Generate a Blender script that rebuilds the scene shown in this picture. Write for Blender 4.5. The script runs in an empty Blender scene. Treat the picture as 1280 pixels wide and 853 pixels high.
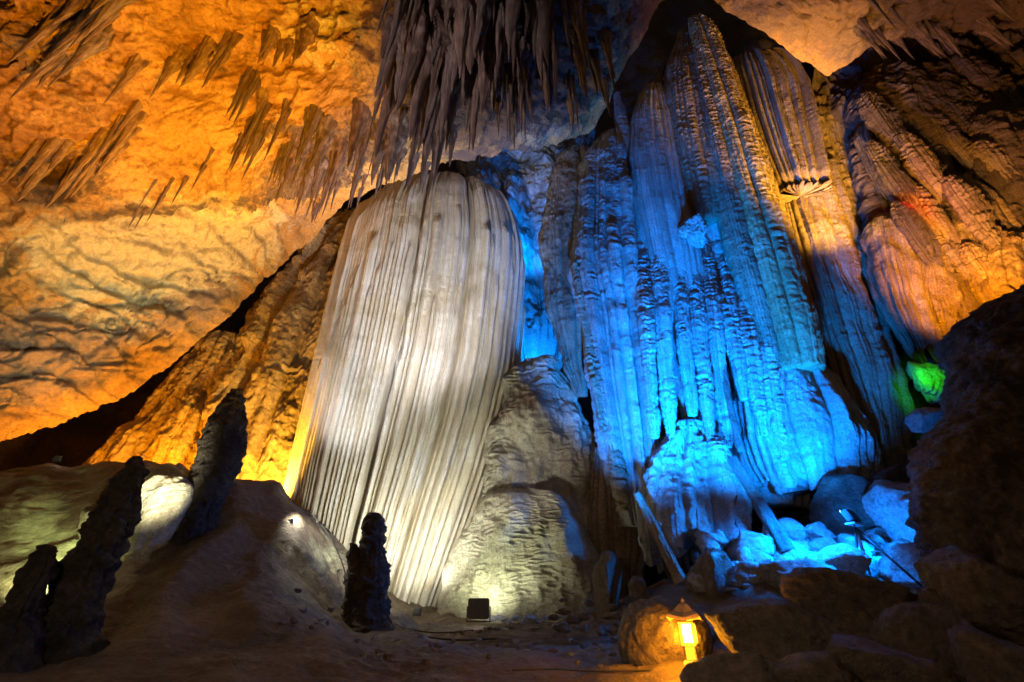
import bpy, math, random
import numpy as np
from math import radians as R

rng = np.random.default_rng(7)
random.seed(7)
SC = bpy.context.scene
COL = SC.collection

# ------------------------------------------------------------------ camera model
F, CX, CY, PITCH = 569.0, 640.0, 426.5, R(32)
EYE = np.array([0.0, 0.0, 1.5])
CP, SP = math.cos(PITCH), math.sin(PITCH)

def ray(px, py):
    dx = (np.asarray(px, float) - CX) / F
    dy = (CY - np.asarray(py, float)) / F
    return dx, CP - SP * dy, SP + CP * dy

def at(px, py, Y):
    """point at distance Y (metres ahead) seen from the viewpoint through (px, py)"""
    X, y, z = ray(px, py)
    t = np.asarray(Y, float) / y
    return np.stack([X * t + EYE[0], y * t + EYE[1], z * t + EYE[2]], -1)

def project(P):
    d = np.asarray(P) - EYE
    fw = d[..., 1] * CP + d[..., 2] * SP
    up = -d[..., 1] * SP + d[..., 2] * CP
    return CX + F * d[..., 0] / fw, CY - F * up / fw

# ------------------------------------------------------------------ noise
_perm = rng.permutation(256).astype(np.int32)
_perm = np.concatenate([_perm, _perm, _perm])
_g = rng.normal(size=(256, 3)); _g /= np.linalg.norm(_g, axis=1)[:, None]

def perlin(p):
    p = np.asarray(p, float)
    i = np.floor(p).astype(np.int64); f = p - i; i = (i & 255).astype(np.int32)
    w = f * f * f * (f * (f * 6 - 15) + 10)
    out = 0
    for dx in (0, 1):
        wx = w[..., 0] if dx else 1 - w[..., 0]
        hx = _perm[(i[..., 0] + dx) & 255]
        for dy in (0, 1):
            wy = w[..., 1] if dy else 1 - w[..., 1]
            hy = _perm[(hx + i[..., 1] + dy) & 255]
            for dz in (0, 1):
                wz = w[..., 2] if dz else 1 - w[..., 2]
                h = _perm[(hy + i[..., 2] + dz) & 255]
                g = _g[h]
                out = out + wx * wy * wz * (g[..., 0] * (f[..., 0] - dx) + g[..., 1] * (f[..., 1] - dy) + g[..., 2] * (f[..., 2] - dz))
    return out * 1.5

def fbm(p, octaves=4, gain=.5, lac=2.03):
    p = np.asarray(p, float); a, s = 1.0, 0
    for k in range(octaves):
        s = s + a * perlin(p + 17.3 * k); p = p * lac; a *= gain
    return s

def ridged(p, octaves=4, gain=.5, lac=2.1):
    p = np.asarray(p, float); a, s = 1.0, 0
    for k in range(octaves):
        s = s + a * (1 - np.abs(perlin(p + 9.1 * k)) * 2); p = p * lac; a *= gain
    return s / 1.6 - .5

def worley(p):
    """F1, F2 of a jittered cell pattern"""
    p = np.asarray(p, float); i = np.floor(p).astype(np.int64); f = p - i
    d1 = np.full(p.shape[:-1], 9.0); d2 = d1.copy()
    for dx in (-1, 0, 1):
        for dy in (-1, 0, 1):
            for dz in (-1, 0, 1):
                h = _perm[(_perm[(_perm[(i[..., 0] + dx) & 255] + i[..., 1] + dy) & 255] + i[..., 2] + dz) & 255]
                j = _g[h] * .45 + .5 + np.array([dx, dy, dz])
                d = np.sqrt(((j - f) ** 2).sum(-1))
                m = d < d1
                d2 = np.where(m, d1, np.minimum(d2, d)); d1 = np.where(m, d, d1)
    return d1, d2

def sstep(a, b, x):
    t = np.clip((x - a) / (b - a), 0, 1)
    return t * t * (3 - 2 * t)

# ------------------------------------------------------------------ objects
def mesh_from(name, V, quads, tris=None, smooth=True, attrs=None):
    me = bpy.data.meshes.new(name)
    V = np.asarray(V, np.float32)
    nq = 0 if quads is None else len(quads); nt = 0 if tris is None else len(tris)
    loops = []
    if nq: loops.append(np.asarray(quads, np.int32).ravel())
    if nt: loops.append(np.asarray(tris, np.int32).ravel())
    loops = np.concatenate(loops)
    starts = np.concatenate([np.arange(nq) * 4, nq * 4 + np.arange(nt) * 3]).astype(np.int32)
    tot = np.concatenate([np.full(nq, 4), np.full(nt, 3)]).astype(np.int32)
    me.vertices.add(len(V)); me.vertices.foreach_set('co', V.ravel())
    me.loops.add(len(loops)); me.loops.foreach_set('vertex_index', loops)
    me.polygons.add(nq + nt); me.polygons.foreach_set('loop_start', starts); me.polygons.foreach_set('loop_total', tot)
    me.polygons.foreach_set('use_smooth', np.full(nq + nt, smooth))
    me.update(calc_edges=True)
    for k, a in (attrs or {}).items():
        at_ = me.attributes.new(k, 'FLOAT', 'POINT'); at_.data.foreach_set('value', np.asarray(a, np.float32).ravel())
    return me

def link(name, me, mat=None, parent=None, loc=(0, 0, 0)):
    o = bpy.data.objects.new(name, me); COL.objects.link(o); o.location = loc
    if mat: me.materials.append(mat)
    if parent: o.parent = parent
    return o

def tag(o, label=None, cat=None, group=None, kind=None):
    if label: o['label'] = label
    if cat: o['category'] = cat
    if group: o['group'] = group
    if kind: o['kind'] = kind
    return o

def empty(name, loc, label, cat, group=None, rz=0):
    o = bpy.data.objects.new(name, None); COL.objects.link(o); o.location = loc; o.rotation_euler = (0, 0, rz)
    o.empty_display_size = .1
    return tag(o, label, cat, group)

def grid_quads(nr, nc, wrap=False):
    i = np.arange(nr - 1)[:, None]; j = np.arange(nc if wrap else nc - 1)[None, :]
    a = i * nc + j; b = i * nc + (j + 1) % nc
    return np.stack([a, b, b + nc, a + nc], -1).reshape(-1, 4)

def grid_normals(P):
    du = np.gradient(P, axis=1); dv = np.gradient(P, axis=0)
    n = np.cross(du, dv); n /= np.linalg.norm(n, axis=-1, keepdims=True) + 1e-9
    return n

def place(name, V, quads, tris, mat, loc=None, attrs=None, parent=None):
    """mesh whose origin sits at the base of the shape"""
    V = np.asarray(V, float)
    if loc is None:
        lo, hi = V.min(0), V.max(0); loc = np.array([(lo[0] + hi[0]) / 2, (lo[1] + hi[1]) / 2, lo[2]])
    return link(name, mesh_from(name, V - loc, quads, tris, attrs=attrs), mat, parent, loc)

# ------------------------------------------------------------------ materials
def new_mat(name):
    m = bpy.data.materials.new(name); m.use_nodes = True
    nt = m.node_tree; nt.nodes.clear()
    out = nt.nodes.new('ShaderNodeOutputMaterial'); b = nt.nodes.new('ShaderNodeBsdfPrincipled')
    nt.links.new(b.outputs[0], out.inputs[0])
    return m, nt, b

def N(nt, t, **kw):
    n = nt.nodes.new(t)
    for k, v in kw.items():
        if k in n.inputs: n.inputs[k].default_value = v
        else: setattr(n, k, v)
    return n

def ramp(nt, src, stops, interp='LINEAR'):
    r = nt.nodes.new('ShaderNodeValToRGB'); r.color_ramp.interpolation = interp
    e = r.color_ramp.elements
    while len(e) < len(stops): e.new(.5)
    for k, (p, c) in enumerate(stops):
        e[k].position = p; e[k].color = (*c, 1) if len(c) == 3 else c
    nt.links.new(src, r.inputs[0]); return r.outputs[0]

def mix(nt, fac, a, b, blend='MIX'):
    n = nt.nodes.new('ShaderNodeMix'); n.data_type = 'RGBA'; n.blend_type = blend
    for s, v in ((0, fac), (6, a), (7, b)):
        if hasattr(v, 'is_linked'): nt.links.new(v, n.inputs[s])
        elif s == 0: n.inputs[0].default_value = v
        else: n.inputs[s].default_value = (*v, 1)
    return n.outputs[2]

def G(v): return (v, v, v)

def rock(name, cols, scale=.6, streak=None, streak_amt=.6, streak_freq=3.0, patch=None, patch_scale=.35, patch_pos=(.52, .6),
         rough=.7, bump=.5, bump_scale=9.0, spec=.3, grain=.42, zones=False, tilt=None, spot=None, rib=None):
    m, nt, b = new_mat(name)
    tc = N(nt, 'ShaderNodeTexCoord'); L = nt.links.new
    vec = tc.outputs['Object']
    def noise(sc, detail=8, rough_=.6, dist=0.0, v=vec):
        n = N(nt, 'ShaderNodeTexNoise', Scale=sc, Detail=detail, Roughness=rough_, Distortion=dist); L(v, n.inputs['Vector']); return n.outputs['Fac']
    k = len(cols) - 1
    col = ramp(nt, noise(scale, 9, .65, .4), [(.32 + .36 * i / k, c) for i, c in enumerate(cols)])
    if patch:
        f = ramp(nt, noise(patch_scale, 10, .68, .8), [(patch_pos[0], G(0)), (patch_pos[1], G(1))])
        col = mix(nt, f, col, patch)
    if spot:
        f = ramp(nt, noise(2.2, 10, .75, 1.2), [(.56, G(0)), (.64, G(1))])
        col = mix(nt, f, col, spot)
    if streak:
        mp = N(nt, 'ShaderNodeMapping'); mp.inputs['Scale'].default_value = (streak_freq, streak_freq, streak_freq * .045); L(vec, mp.inputs[0])
        f = ramp(nt, noise(1.0, 6, .6, .3, mp.outputs[0]), [(.42, G(0)), (.62, G(1))])
        mm = N(nt, 'ShaderNodeMath', operation='MULTIPLY'); L(f, mm.inputs[0]); mm.inputs[1].default_value = streak_amt
        col = mix(nt, mm.outputs[0], col, streak)
    if rib:
        a = N(nt, 'ShaderNodeAttribute', attribute_name='rib')
        f = ramp(nt, a.outputs['Fac'], [(.35, G(0)), (.8, G(rib[1]))])
        col = mix(nt, f, col, rib[0])
    if zones:
        for attr, c, amt in zones:
            a = N(nt, 'ShaderNodeAttribute', attribute_name=attr)
            n1 = noise(1.6, 10, .7, .8)
            ad = N(nt, 'ShaderNodeMath', operation='ADD'); L(a.outputs['Fac'], ad.inputs[0])
            sb = N(nt, 'ShaderNodeMath', operation='MULTIPLY_ADD'); L(n1, sb.inputs[0]); sb.inputs[1].default_value = 1.6; sb.inputs[2].default_value = -.8
            L(sb.outputs[0], ad.inputs[1])
            f = ramp(nt, ad.outputs[0], [(.35, G(0)), (.65, G(amt))])
            col = mix(nt, f, col, c)
    if grain:
        f = ramp(nt, noise(bump_scale * 1.7, 8, .75), [(.3, G(1 - grain * 1.6)), (.7, G(1 + grain * .3))])
        col = mix(nt, 1.0, col, f, 'MULTIPLY')
    L(col, b.inputs['Base Color'])
    rr = N(nt, 'ShaderNodeMapRange'); L(noise(2.5, 5), rr.inputs[0]); rr.inputs[3].default_value = rough - .15; rr.inputs[4].default_value = rough + .15
    L(rr.outputs[0], b.inputs['Roughness'])
    b.inputs['Specular IOR Level'].default_value = spec
    h1 = noise(bump_scale, 10, .68); h2 = noise(bump_scale * 4, 6, .7)
    ad = N(nt, 'ShaderNodeMath', operation='MULTIPLY_ADD'); L(h2, ad.inputs[0]); ad.inputs[1].default_value = .3; L(h1, ad.inputs[2])
    bp = N(nt, 'ShaderNodeBump', Strength=min(1, bump * 1.5), Distance=.13); L(ad.outputs[0], bp.inputs['Height']); L(bp.outputs[0], b.inputs['Normal'])
    return m

M = {}
M['white'] = rock('pale_calcite', [(.5, .46, .39), (.66, .62, .55), (.74, .71, .66)], scale=.5, streak=(.42, .31, .16), streak_amt=.5, streak_freq=9,
                  patch=(.5, .44, .33), patch_scale=.25, bump=.3, bump_scale=14, rough=.55, grain=.2, rib=((.4, .31, .18), .62))
M['apron'] = rock('wet_flowstone', [(.34, .32, .22), (.5, .47, .36), (.62, .58, .48)], scale=.9, patch=(.3, .2, .15), patch_scale=.5, patch_pos=(.5, .66), bump=.5, bump_scale=12, rough=.45, spec=.5)
M['blue'] = rock('grey_flowstone', [(.34, .33, .31), (.5, .49, .47), (.62, .61, .58)], scale=.8, streak=(.25, .22, .2), streak_amt=.6, streak_freq=3.0, bump=.5, bump_scale=12, rough=.5, spec=.4, rib=((.26, .24, .22), .75))
M['tan'] = rock('tan_flowstone', [(.26, .19, .13), (.42, .33, .24), (.55, .46, .36)], scale=.8, streak=(.2, .13, .08), streak_amt=.6, streak_freq=3.5, bump=.6, bump_scale=10, rough=.6, rib=((.2, .14, .09), .7))
M['gold'] = rock('amber_flowstone', [(.3, .2, .1), (.5, .38, .2), (.6, .5, .32)], scale=.5, streak=(.2, .13, .07), streak_amt=.5, streak_freq=1.6, bump=.5, bump_scale=8, rough=.6, rib=((.24, .15, .07), .6), spot=(.2, .13, .07))
M['brown'] = rock('brown_flowstone', [(.12, .09, .075), (.2, .15, .125), (.3, .23, .19)], scale=.7, streak=(.09, .07, .06), streak_amt=.7, streak_freq=2.5, bump=.7, bump_scale=9)
M['stal'] = rock('stalactite_stone', [(.14, .1, .092), (.25, .18, .165), (.42, .32, .3)], scale=.8, streak=(.07, .05, .05), streak_amt=.7, streak_freq=2, bump=.05, bump_scale=3, grain=.5)
M['stalor'] = rock('ochre_stalactite_stone', [(.2, .13, .08), (.33, .23, .13), (.48, .36, .22)], scale=.8, streak=(.15, .1, .07), streak_amt=.6, streak_freq=2, bump=.05, bump_scale=3, grain=.5)
M['mite'] = rock('stalagmite_stone', [(.05, .042, .035), (.09, .075, .062), (.14, .12, .1)], scale=2, bump=.8, bump_scale=10)
M['dark'] = rock('dark_rock', [(.1, .074, .055), (.175, .13, .098), (.28, .21, .16)], scale=.9, bump=.9, bump_scale=6, patch=(.08, .06, .045), patch_scale=.8)
M['boulder'] = rock('boulder_rock', [(.13, .1, .075), (.22, .17, .13), (.33, .265, .2)], scale=1.1, bump=.8, bump_scale=8, spot=(.12, .09, .07))
M['pale'] = rock('pale_rubble', [(.3, .29, .27), (.45, .44, .42), (.58, .57, .55)], scale=1.4, bump=.8, bump_scale=8, spot=(.2, .19, .18))
M['floor'] = rock('cave_mud', [(.085, .06, .04), (.135, .098, .066), (.2, .148, .102)], scale=.7, bump=.5, bump_scale=6, spec=.35, rough=.65, grain=.3,
                  spot=(.24, .185, .125), zones=[('flow', (.44, .42, .27), .9)])
M['back'] = rock('back_wall_rock', [(.07, .055, .045), (.13, .1, .08), (.2, .16, .13)], scale=.5, bump=.8, bump_scale=5)
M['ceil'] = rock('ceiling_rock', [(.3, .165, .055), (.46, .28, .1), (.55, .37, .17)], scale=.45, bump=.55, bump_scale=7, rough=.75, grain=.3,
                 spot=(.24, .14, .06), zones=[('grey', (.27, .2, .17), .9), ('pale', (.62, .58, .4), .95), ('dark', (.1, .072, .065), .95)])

def plain(name, c, rough=.5, metal=0.0, spec=.5, dirt=.25):
    m, nt, b = new_mat(name); tc = N(nt, 'ShaderNodeTexCoord'); n = N(nt, 'ShaderNodeTexNoise', Scale=18.0, Detail=8.0, Roughness=.7)
    nt.links.new(tc.outputs['Object'], n.inputs['Vector'])
    col = ramp(nt, n.outputs['Fac'], [(.35, tuple(x * (1 - dirt) for x in c)), (.65, c)])
    nt.links.new(col, b.inputs['Base Color']); b.inputs['Roughness'].default_value = rough; b.inputs['Metallic'].default_value = metal
    b.inputs['Specular IOR Level'].default_value = spec
    bp = N(nt, 'ShaderNodeBump', Strength=.15, Distance=.01); nt.links.new(n.outputs['Fac'], bp.inputs['Height']); nt.links.new(bp.outputs[0], b.inputs['Normal'])
    return m
def glow(name, c, s):
    m, nt, b = new_mat(name); b.inputs['Base Color'].default_value = (*c, 1); b.inputs['Emission Color'].default_value = (*c, 1); b.inputs['Emission Strength'].default_value = s
    return m
M['black'] = plain('black_metal', (.02, .02, .02), .45)
M['steel'] = plain('grey_metal', (.4, .4, .42), .35, .6)
M['cable'] = plain('cable_rubber', (.025, .022, .02), .6)
M['lstone'] = plain('lantern_stone', (.42, .33, .2), .8, dirt=.4)
M['lroof'] = plain('lantern_roof_tile', (.3, .2, .12), .8, dirt=.4)

# ------------------------------------------------------------------ scattered-point smooth interpolation
class TPS:
    def __init__(s, pts, vals, sc=1.0, lam=1e-3):
        s.p = np.asarray(pts, float) / sc; s.sc = sc; n = len(s.p)
        K = s.k(s.p, s.p) + lam * np.eye(n); A = np.c_[np.ones(n), s.p]
        S = np.block([[K, A], [A.T, np.zeros((3, 3))]])
        s.w = np.linalg.solve(S, np.r_[np.asarray(vals, float), 0, 0, 0])
    def k(s, a, b):
        d2 = ((a[:, None] - b[None]) ** 2).sum(-1); return .5 * d2 * np.log(d2 + 1e-12)
    def __call__(s, x, y):
        q = np.stack([np.ravel(x), np.ravel(y)], -1) / s.sc; out = np.empty(len(q))
        for a in range(0, len(q), 20000):
            c = q[a:a + 20000]; out[a:a + 20000] = s.k(c, s.p) @ s.w[:-3] + np.c_[np.ones(len(c)), c] @ s.w[-3:]
        return out.reshape(np.shape(x))

# ================================================================== CEILING
CEIL = [(-250, -250, 3.5), (0, -250, 3.2), (300, -250, 2.8), (640, -250, 2.4), (900, -250, 3.4), (1200, -250, 4.2), (1550, -250, 4.6),
        (-250, 0, 5.0), (0, 0, 5.0), (150, 0, 5.2), (300, 0, 5.4), (440, 0, 5.4), (560, 0, 5.0), (680, 0, 5.2), (760, 0, 6.2), (850, -20, 7.4), (950, 0, 7.2), (1080, 0, 7.2), (1280, 0, 7.4), (1550, 0, 7),
        (-250, 150, 6.6), (0, 120, 6.4), (150, 120, 6.9), (250, 110, 7.1), (380, 110, 7.0), (480, 100, 6.6), (560, 100, 6.5), (640, 100, 6.9), (720, 90, 7.6), (780, 60, 8.0),
        (0, 250, 8.2), (120, 230, 8.6), (250, 220, 9.2), (380, 220, 9.3), (480, 180, 8.6), (560, 180, 8.8), (640, 180, 9.6), (720, 160, 10),
        (-250, 400, 9.2), (0, 400, 10.2), (150, 370, 11.4), (280, 330, 12.2), (390, 285, 12.8), (470, 250, 11.5), (560, 210, 10.4),
        (-250, 620, 10.5), (0, 555, 11.8), (120, 500, 12.8), (220, 440, 13.2), (320, 365, 13.6),
        (940, 60, 8.6), (1040, 80, 9.2), (1100, 60, 8.8), (1280, 60, 8.6), (1500, 60, 8)]
CEIL = np.array(CEIL, float)
ceil_tps = TPS(CEIL[:, :2], np.log(CEIL[:, 2]), 500.0, 1e-3)
def ceilY(x, y): return np.exp(ceil_tps(np.asarray(x, float), np.asarray(y, float)))

LIP = np.array([(-320, 690), (-100, 610), (0, 552), (60, 534), (150, 500), (215, 455), (280, 400), (340, 345), (400, 292), (440, 246), (480, 230), (520, 218), (560, 204), (620, 190), (690, 182),
                (735, 168), (755, 140), (768, 105), (785, 75), (805, 45), (822, 5), (850, -20), (890, 0), (920, 20), (965, 46), (1000, 76), (1035, 93), (1057, 82), (1085, 58), (1130, 45), (1280, 35), (1650, 60)], float)
def blob(x, y, cx, cy, rx, ry, ang=0):
    a = R(ang); dx, dy = x - cx, y - cy
    u = (dx * math.cos(a) + dy * math.sin(a)) / rx; v = (-dx * math.sin(a) + dy * math.cos(a)) / ry
    return np.exp(-(u * u + v * v))

def build_ceiling():
    nx, ny = 760, 420
    x = np.linspace(-320, 1620, nx)
    lip = np.interp(x, LIP[:, 0], LIP[:, 1]) + 5 * perlin(np.stack([x * .05, x * 0, x * 0], -1)) + 3 * perlin(np.stack([x * .17, x * 0 + 5, x * 0], -1))
    v = np.linspace(0, 1, ny) ** .85
    Xp = np.broadcast_to(x, (ny, nx)); Yp = -260 + v[:, None] * (lip[None] + 260)
    P = at(Xp, Yp, ceilY(Xp, Yp))
    n = grid_normals(P)
    tocam = EYE - P
    n *= np.sign((n * tocam).sum(-1, keepdims=True))
    # zones of the rock itself
    drape = np.clip(.7 * blob(Xp, Yp, 1180, 10, 150, 60) + 1.2 * blob(Xp, Yp, 600, 70, 130, 150) + blob(Xp, Yp, 60, 60, 120, 130) + .9 * blob(Xp, Yp, 60, 230, 90, 50) + .9 * blob(Xp, Yp, 385, 200, 110, 55, -20)
                    + .8 * blob(Xp, Yp, 735, 90, 40, 90) + .5 * blob(Xp, Yp, 200, 275, 120, 25, -10), 0, 1.2)
    lump = np.clip(.7 * blob(Xp, Yp, 1150, 10, 150, 70) + blob(Xp, Yp, 390, 40, 120, 75) + .5 * blob(Xp, Yp, 690, 140, 60, 60) + .6 * blob(Xp, Yp, 740, 60, 60, 100) + .8 * blob(Xp, Yp, 610, 200, 120, 30), 0, 1)
    slab = np.clip(blob(Xp, Yp, 150, 400, 240, 120, -25), 0, 1)
    smooth = np.clip(blob(Xp, Yp, 250, 190, 200, 75) , 0, 1)
    S = P.copy(); S[..., 2] *= .22
    d = drape * (.75 * ridged(S * .85, 4) + .28 * ridged(S * 2.6 + 4, 3))
    f1, f2 = worley(P * 1.5 + fbm(P * 1.2, 2)[..., None] * .5)
    d += lump * (.35 * (.6 - f1) + .2 * fbm(P * 3, 3))
    w1, w2 = worley(P * np.array([.55, .55, .9]) + fbm(P * .8, 3)[..., None] * .6)
    bed = P[..., 2] * 1.15 + .9 * fbm(P * .35 + 2, 3) + .25 * P[..., 0]
    bf = bed % 1
    d += (.3 * slab + .10) * (bf * (1 - sstep(.82, 1, bf)) - .4) * (1 - .6 * smooth)
    g1, g2 = worley(P * .42 + .5 * fbm(P * .5 + 9, 3)[..., None])
    d += (.15 + .35 * slab + .6 * np.clip(blob(Xp, Yp, 1080, 20, 220, 90) + blob(Xp, Yp, 830, 20, 70, 70), 0, 1)) * np.clip(g2 - g1, 0, .5)
    d += slab * (.5 * np.clip(w2 - w1, 0, .35) + .25 * ridged(P * np.array([.5, .5, 1.3]), 4))
    d += (1 - .75 * smooth) * (.22 * fbm(P * .9, 5, .55)) + .35 * fbm(P * .22 + 3, 2) + .025 * fbm(P * 7, 3)
    # the bedding ledge that steps across the smooth part
    ledge = Yp - (205 + .1 * (Xp - 250) + 10 * perlin(np.stack([Xp * .02, Yp * 0, Yp * 0], -1)))
    d += .12 * sstep(-6, 6, ledge) * blob(Xp, Yp, 250, 205, 220, 60)
    # the ochre ceiling ends in a ledge; the mottled wall below it is set back
    l2 = Yp - (292 - .14 * Xp + 14 * perlin(np.stack([Xp * .012, Yp * 0 + 3, Yp * 0], -1)) + 6 * perlin(np.stack([Xp * .05, Yp * 0 + 7, Yp * 0], -1)))
    d -= .5 * sstep(-4, 14, l2) * sstep(480, 330, Xp) * sstep(200, 60, l2)
    cr, _ = worley(P * np.array([.5, .5, 1.1]) + 5 + .8 * fbm(P * .6, 3)[..., None]); _c = _ - cr
    d -= (.18 * slab + .05) * sstep(.10, .0, _c)
    edge = sstep(0, 60, lip[None] - Yp)
    P = P + n * (d * (.35 + .65 * edge))[..., None]
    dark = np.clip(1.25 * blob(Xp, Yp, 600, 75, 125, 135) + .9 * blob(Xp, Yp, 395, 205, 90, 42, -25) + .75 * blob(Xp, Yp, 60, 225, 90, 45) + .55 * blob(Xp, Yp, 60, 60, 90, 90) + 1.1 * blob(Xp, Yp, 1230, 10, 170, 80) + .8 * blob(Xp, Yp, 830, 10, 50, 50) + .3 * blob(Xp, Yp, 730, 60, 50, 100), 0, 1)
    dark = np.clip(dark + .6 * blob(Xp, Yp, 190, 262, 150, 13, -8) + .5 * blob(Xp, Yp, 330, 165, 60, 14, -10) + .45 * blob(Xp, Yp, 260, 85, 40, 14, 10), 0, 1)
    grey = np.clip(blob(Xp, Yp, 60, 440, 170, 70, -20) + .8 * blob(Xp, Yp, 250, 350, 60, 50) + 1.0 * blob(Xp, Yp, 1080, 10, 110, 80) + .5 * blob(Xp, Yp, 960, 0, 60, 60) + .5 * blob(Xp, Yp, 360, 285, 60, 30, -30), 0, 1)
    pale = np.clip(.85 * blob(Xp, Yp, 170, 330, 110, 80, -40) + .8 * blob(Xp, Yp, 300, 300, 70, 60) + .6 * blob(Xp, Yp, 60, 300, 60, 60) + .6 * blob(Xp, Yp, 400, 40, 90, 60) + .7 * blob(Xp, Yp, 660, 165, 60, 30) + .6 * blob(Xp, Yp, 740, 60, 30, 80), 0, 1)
    global CEIL_P, CEIL_X, CEIL_LIP
    CEIL_P, CEIL_X, CEIL_LIP = P.copy(), x, lip
    # roll the lip up and back into the dark so the rock has thickness
    rows = [P]; Q = P[-1]; away = Q - EYE; away /= np.linalg.norm(away, axis=-1, keepdims=True)
    upv = np.stack([-away[:, 2] * away[:, 0], -away[:, 2] * away[:, 1], 1 - away[:, 2] ** 2], -1); upv /= np.linalg.norm(upv, axis=-1, keepdims=True)
    for k in range(1, 13):
        a = k / 12
        B_ = Q + away * (6.0 * a ** 1.4) + upv * (1.5 * a + .6 * a * a)
        rows.append((B_ + .3 * a * fbm(B_ * .7, 3)[..., None] * upv)[None])
    P = np.concatenate(rows, 0)
    pad = lambda A: np.concatenate([A, np.repeat(A[-1:], 12, 0)], 0)
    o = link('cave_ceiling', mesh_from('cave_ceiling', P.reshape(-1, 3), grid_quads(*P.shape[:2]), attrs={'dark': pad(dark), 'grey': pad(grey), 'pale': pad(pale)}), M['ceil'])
    tag(o, kind='structure')
build_ceiling()

# ================================================================== BACK AND SIDE WALLS
def build_wall(name, xs, ys, ctrl, mat, drape=0, amp=.5, res=(260, 220), attrs=None):
    c = np.array(ctrl, float); tp = TPS(c[:, :2], np.log(c[:, 2]), 500.0, 1e-3)
    Xp, Yp = np.meshgrid(np.linspace(*xs, res[0]), np.linspace(*ys, res[1]))
    P = at(Xp, Yp, np.exp(tp(Xp, Yp)))
    n = grid_normals(P); n *= np.sign((n * (EYE - P)).sum(-1, keepdims=True))
    S = P.copy(); S[..., 2] *= .25
    d = amp * fbm(P * .35, 5, .55) + drape * (ridged(S * .8, 4) * .7 + .25 * ridged(S * 2.4, 3)) + .05 * fbm(P * 4, 3)
    P = P + n * d[..., None]
    o = link(name, mesh_from(name, P.reshape(-1, 3), grid_quads(*P.shape[:2])), mat)
    return tag(o, kind='structure')
build_wall('back_wall', (-150, 1500), (-60, 830), [(-150, -60, 17), (400, -60, 19), (900, -60, 15), (1500, -60, 13), (-150, 400, 16), (400, 400, 19), (700, 300, 17.5), (900, 400, 15), (1200, 400, 13), (1500, 400, 12),
                                              (-150, 830, 15), (400, 830, 17), (900, 830, 15), (1500, 830, 12)], M['back'], drape=.4)
build_wall('right_wall', (1015, 1650), (-40, 480), [(1015, -40, 11.5), (1300, -40, 9.5), (1650, -40, 7), (1015, 150, 11.9), (1100, 120, 11.0), (1180, 150, 10.6), (1280, 200, 10.4), (1650, 200, 8),
                                                (1015, 480, 13), (1150, 400, 12.2), (1280, 400, 11), (1650, 480, 8.5)], M['brown'], drape=1.15, amp=.65, res=(460, 420))

# ================================================================== FLOOR
FL = [(640, 853, 5.5), (400, 853, 5.2), (200, 853, 5.0), (0, 853, 4.9), (60, 800, 6.4), (850, 853, 5.2), (1000, 853, 4.6), (1200, 853, 4),
      (640, 800, 9.0), (760, 800, 8.6), (480, 790, 9.0), (640, 776, 11.2), (560, 770, 11.6), (500, 768, 11.3), (720, 775, 11.2), (800, 745, 11.0),
      (330, 603, 10), (290, 600, 9.6), (400, 650, 10.4), (430, 690, 10.3), (430, 745, 9.6), (330, 700, 8.8), (250, 700, 7.8), (330, 760, 7.2), (250, 765, 6.8), (180, 700, 8.2), (210, 640, 8.8),
      (60, 584, 9.6), (150, 588, 9.6), (220, 590, 9.8), (0, 602, 9.0), (-120, 620, 8.2), (0, 680, 8.1), (90, 660, 8.5), (0, 760, 6.9), (100, 765, 7.1),
      (850, 742, 9.6), (900, 720, 10), (960, 700, 10.3), (1100, 735, 9.2), (1160, 690, 9.8), (1060, 700, 10)]
FLW = [(0, 0, .1), (-4, 1, .2), (5, 1, .2), (-9, 2, .8), (10, 2, .6), (-14, 7, 3.6), (-13, 12.5, 3.6), (-7, 12.5, 3.4), (-7, 16, 3), (0, 15, 1.6), (0, 19, 1.6), (6, 14, 2.6), (10, 12, 3), (15, 10, 3), (14, 18, 3), (-14, 19, 3), (0, -3, .1), (-10, -3, .4), (10, -3, .4)]
_fp = np.array([at(a, b, c) for a, b, c in FL] + [np.array(q, float) for q in FLW])
floor_tps = TPS(_fp[:, :2], _fp[:, 2], 5.0, 2e-3)
def floorZ(x, y): return floor_tps(np.asarray(x, float), np.asarray(y, float))
def build_floor():
    xs = np.linspace(-17, 17, 620); ys = np.concatenate([np.linspace(-3, 4, 60)[:-1], np.linspace(4, 13, 380)[:-1], np.linspace(13, 20, 60)])
    X, Y = np.meshgrid(xs, ys); Z = floorZ(X, Y)
    P = np.stack([X, Y, Z], -1)
    px, py = project(P)
    near = sstep(-1, 1, -X - 1.2) * sstep(5, 6.5, Y)
    Z = Z + .10 * fbm(P * .8, 4) + .025 * ridged(P * np.array([1.3, 2.6, 1]), 4) + (.02 * fbm(P * 5, 4) + .035 * ridged(P * np.array([2.2, 3.4, 1]) + 3, 4) + .05 * ridged(P * np.array([.45, 3.2, 0]) + 11, 3) * sstep(-3, -1, X))
    # soft flowstone folds that run down the left mound
    fold = ridged(np.stack([X * .55 + .35 * Y + .5 * fbm(P * .4, 2), .12 * Y, 0 * X], -1), 2)
    Z += near * .22 * fold
    f1, f2 = worley(P * np.array([3.2, 3.2, 0]) + 2)
    Z += sstep(3.0, 4.0, X) * .12 * (.6 - f1)
    P[..., 2] = Z
    flow = near * np.clip(blob(px, py, 80, 700, 40, 60, -60) + .9 * blob(px, py, 205, 620, 40, 40) + .9 * blob(px, py, 160, 690, 30, 70, 35) + .5 * blob(px, py, 410, 690, 50, 40) + .4 * blob(px, py, 40, 650, 60, 60), 0, 1)
    o = link('cave_floor', mesh_from('cave_floor', P.reshape(-1, 3), grid_quads(*P.shape[:2]), attrs={'flow': flow}), M['floor'])
    tag(o, kind='structure')
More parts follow.
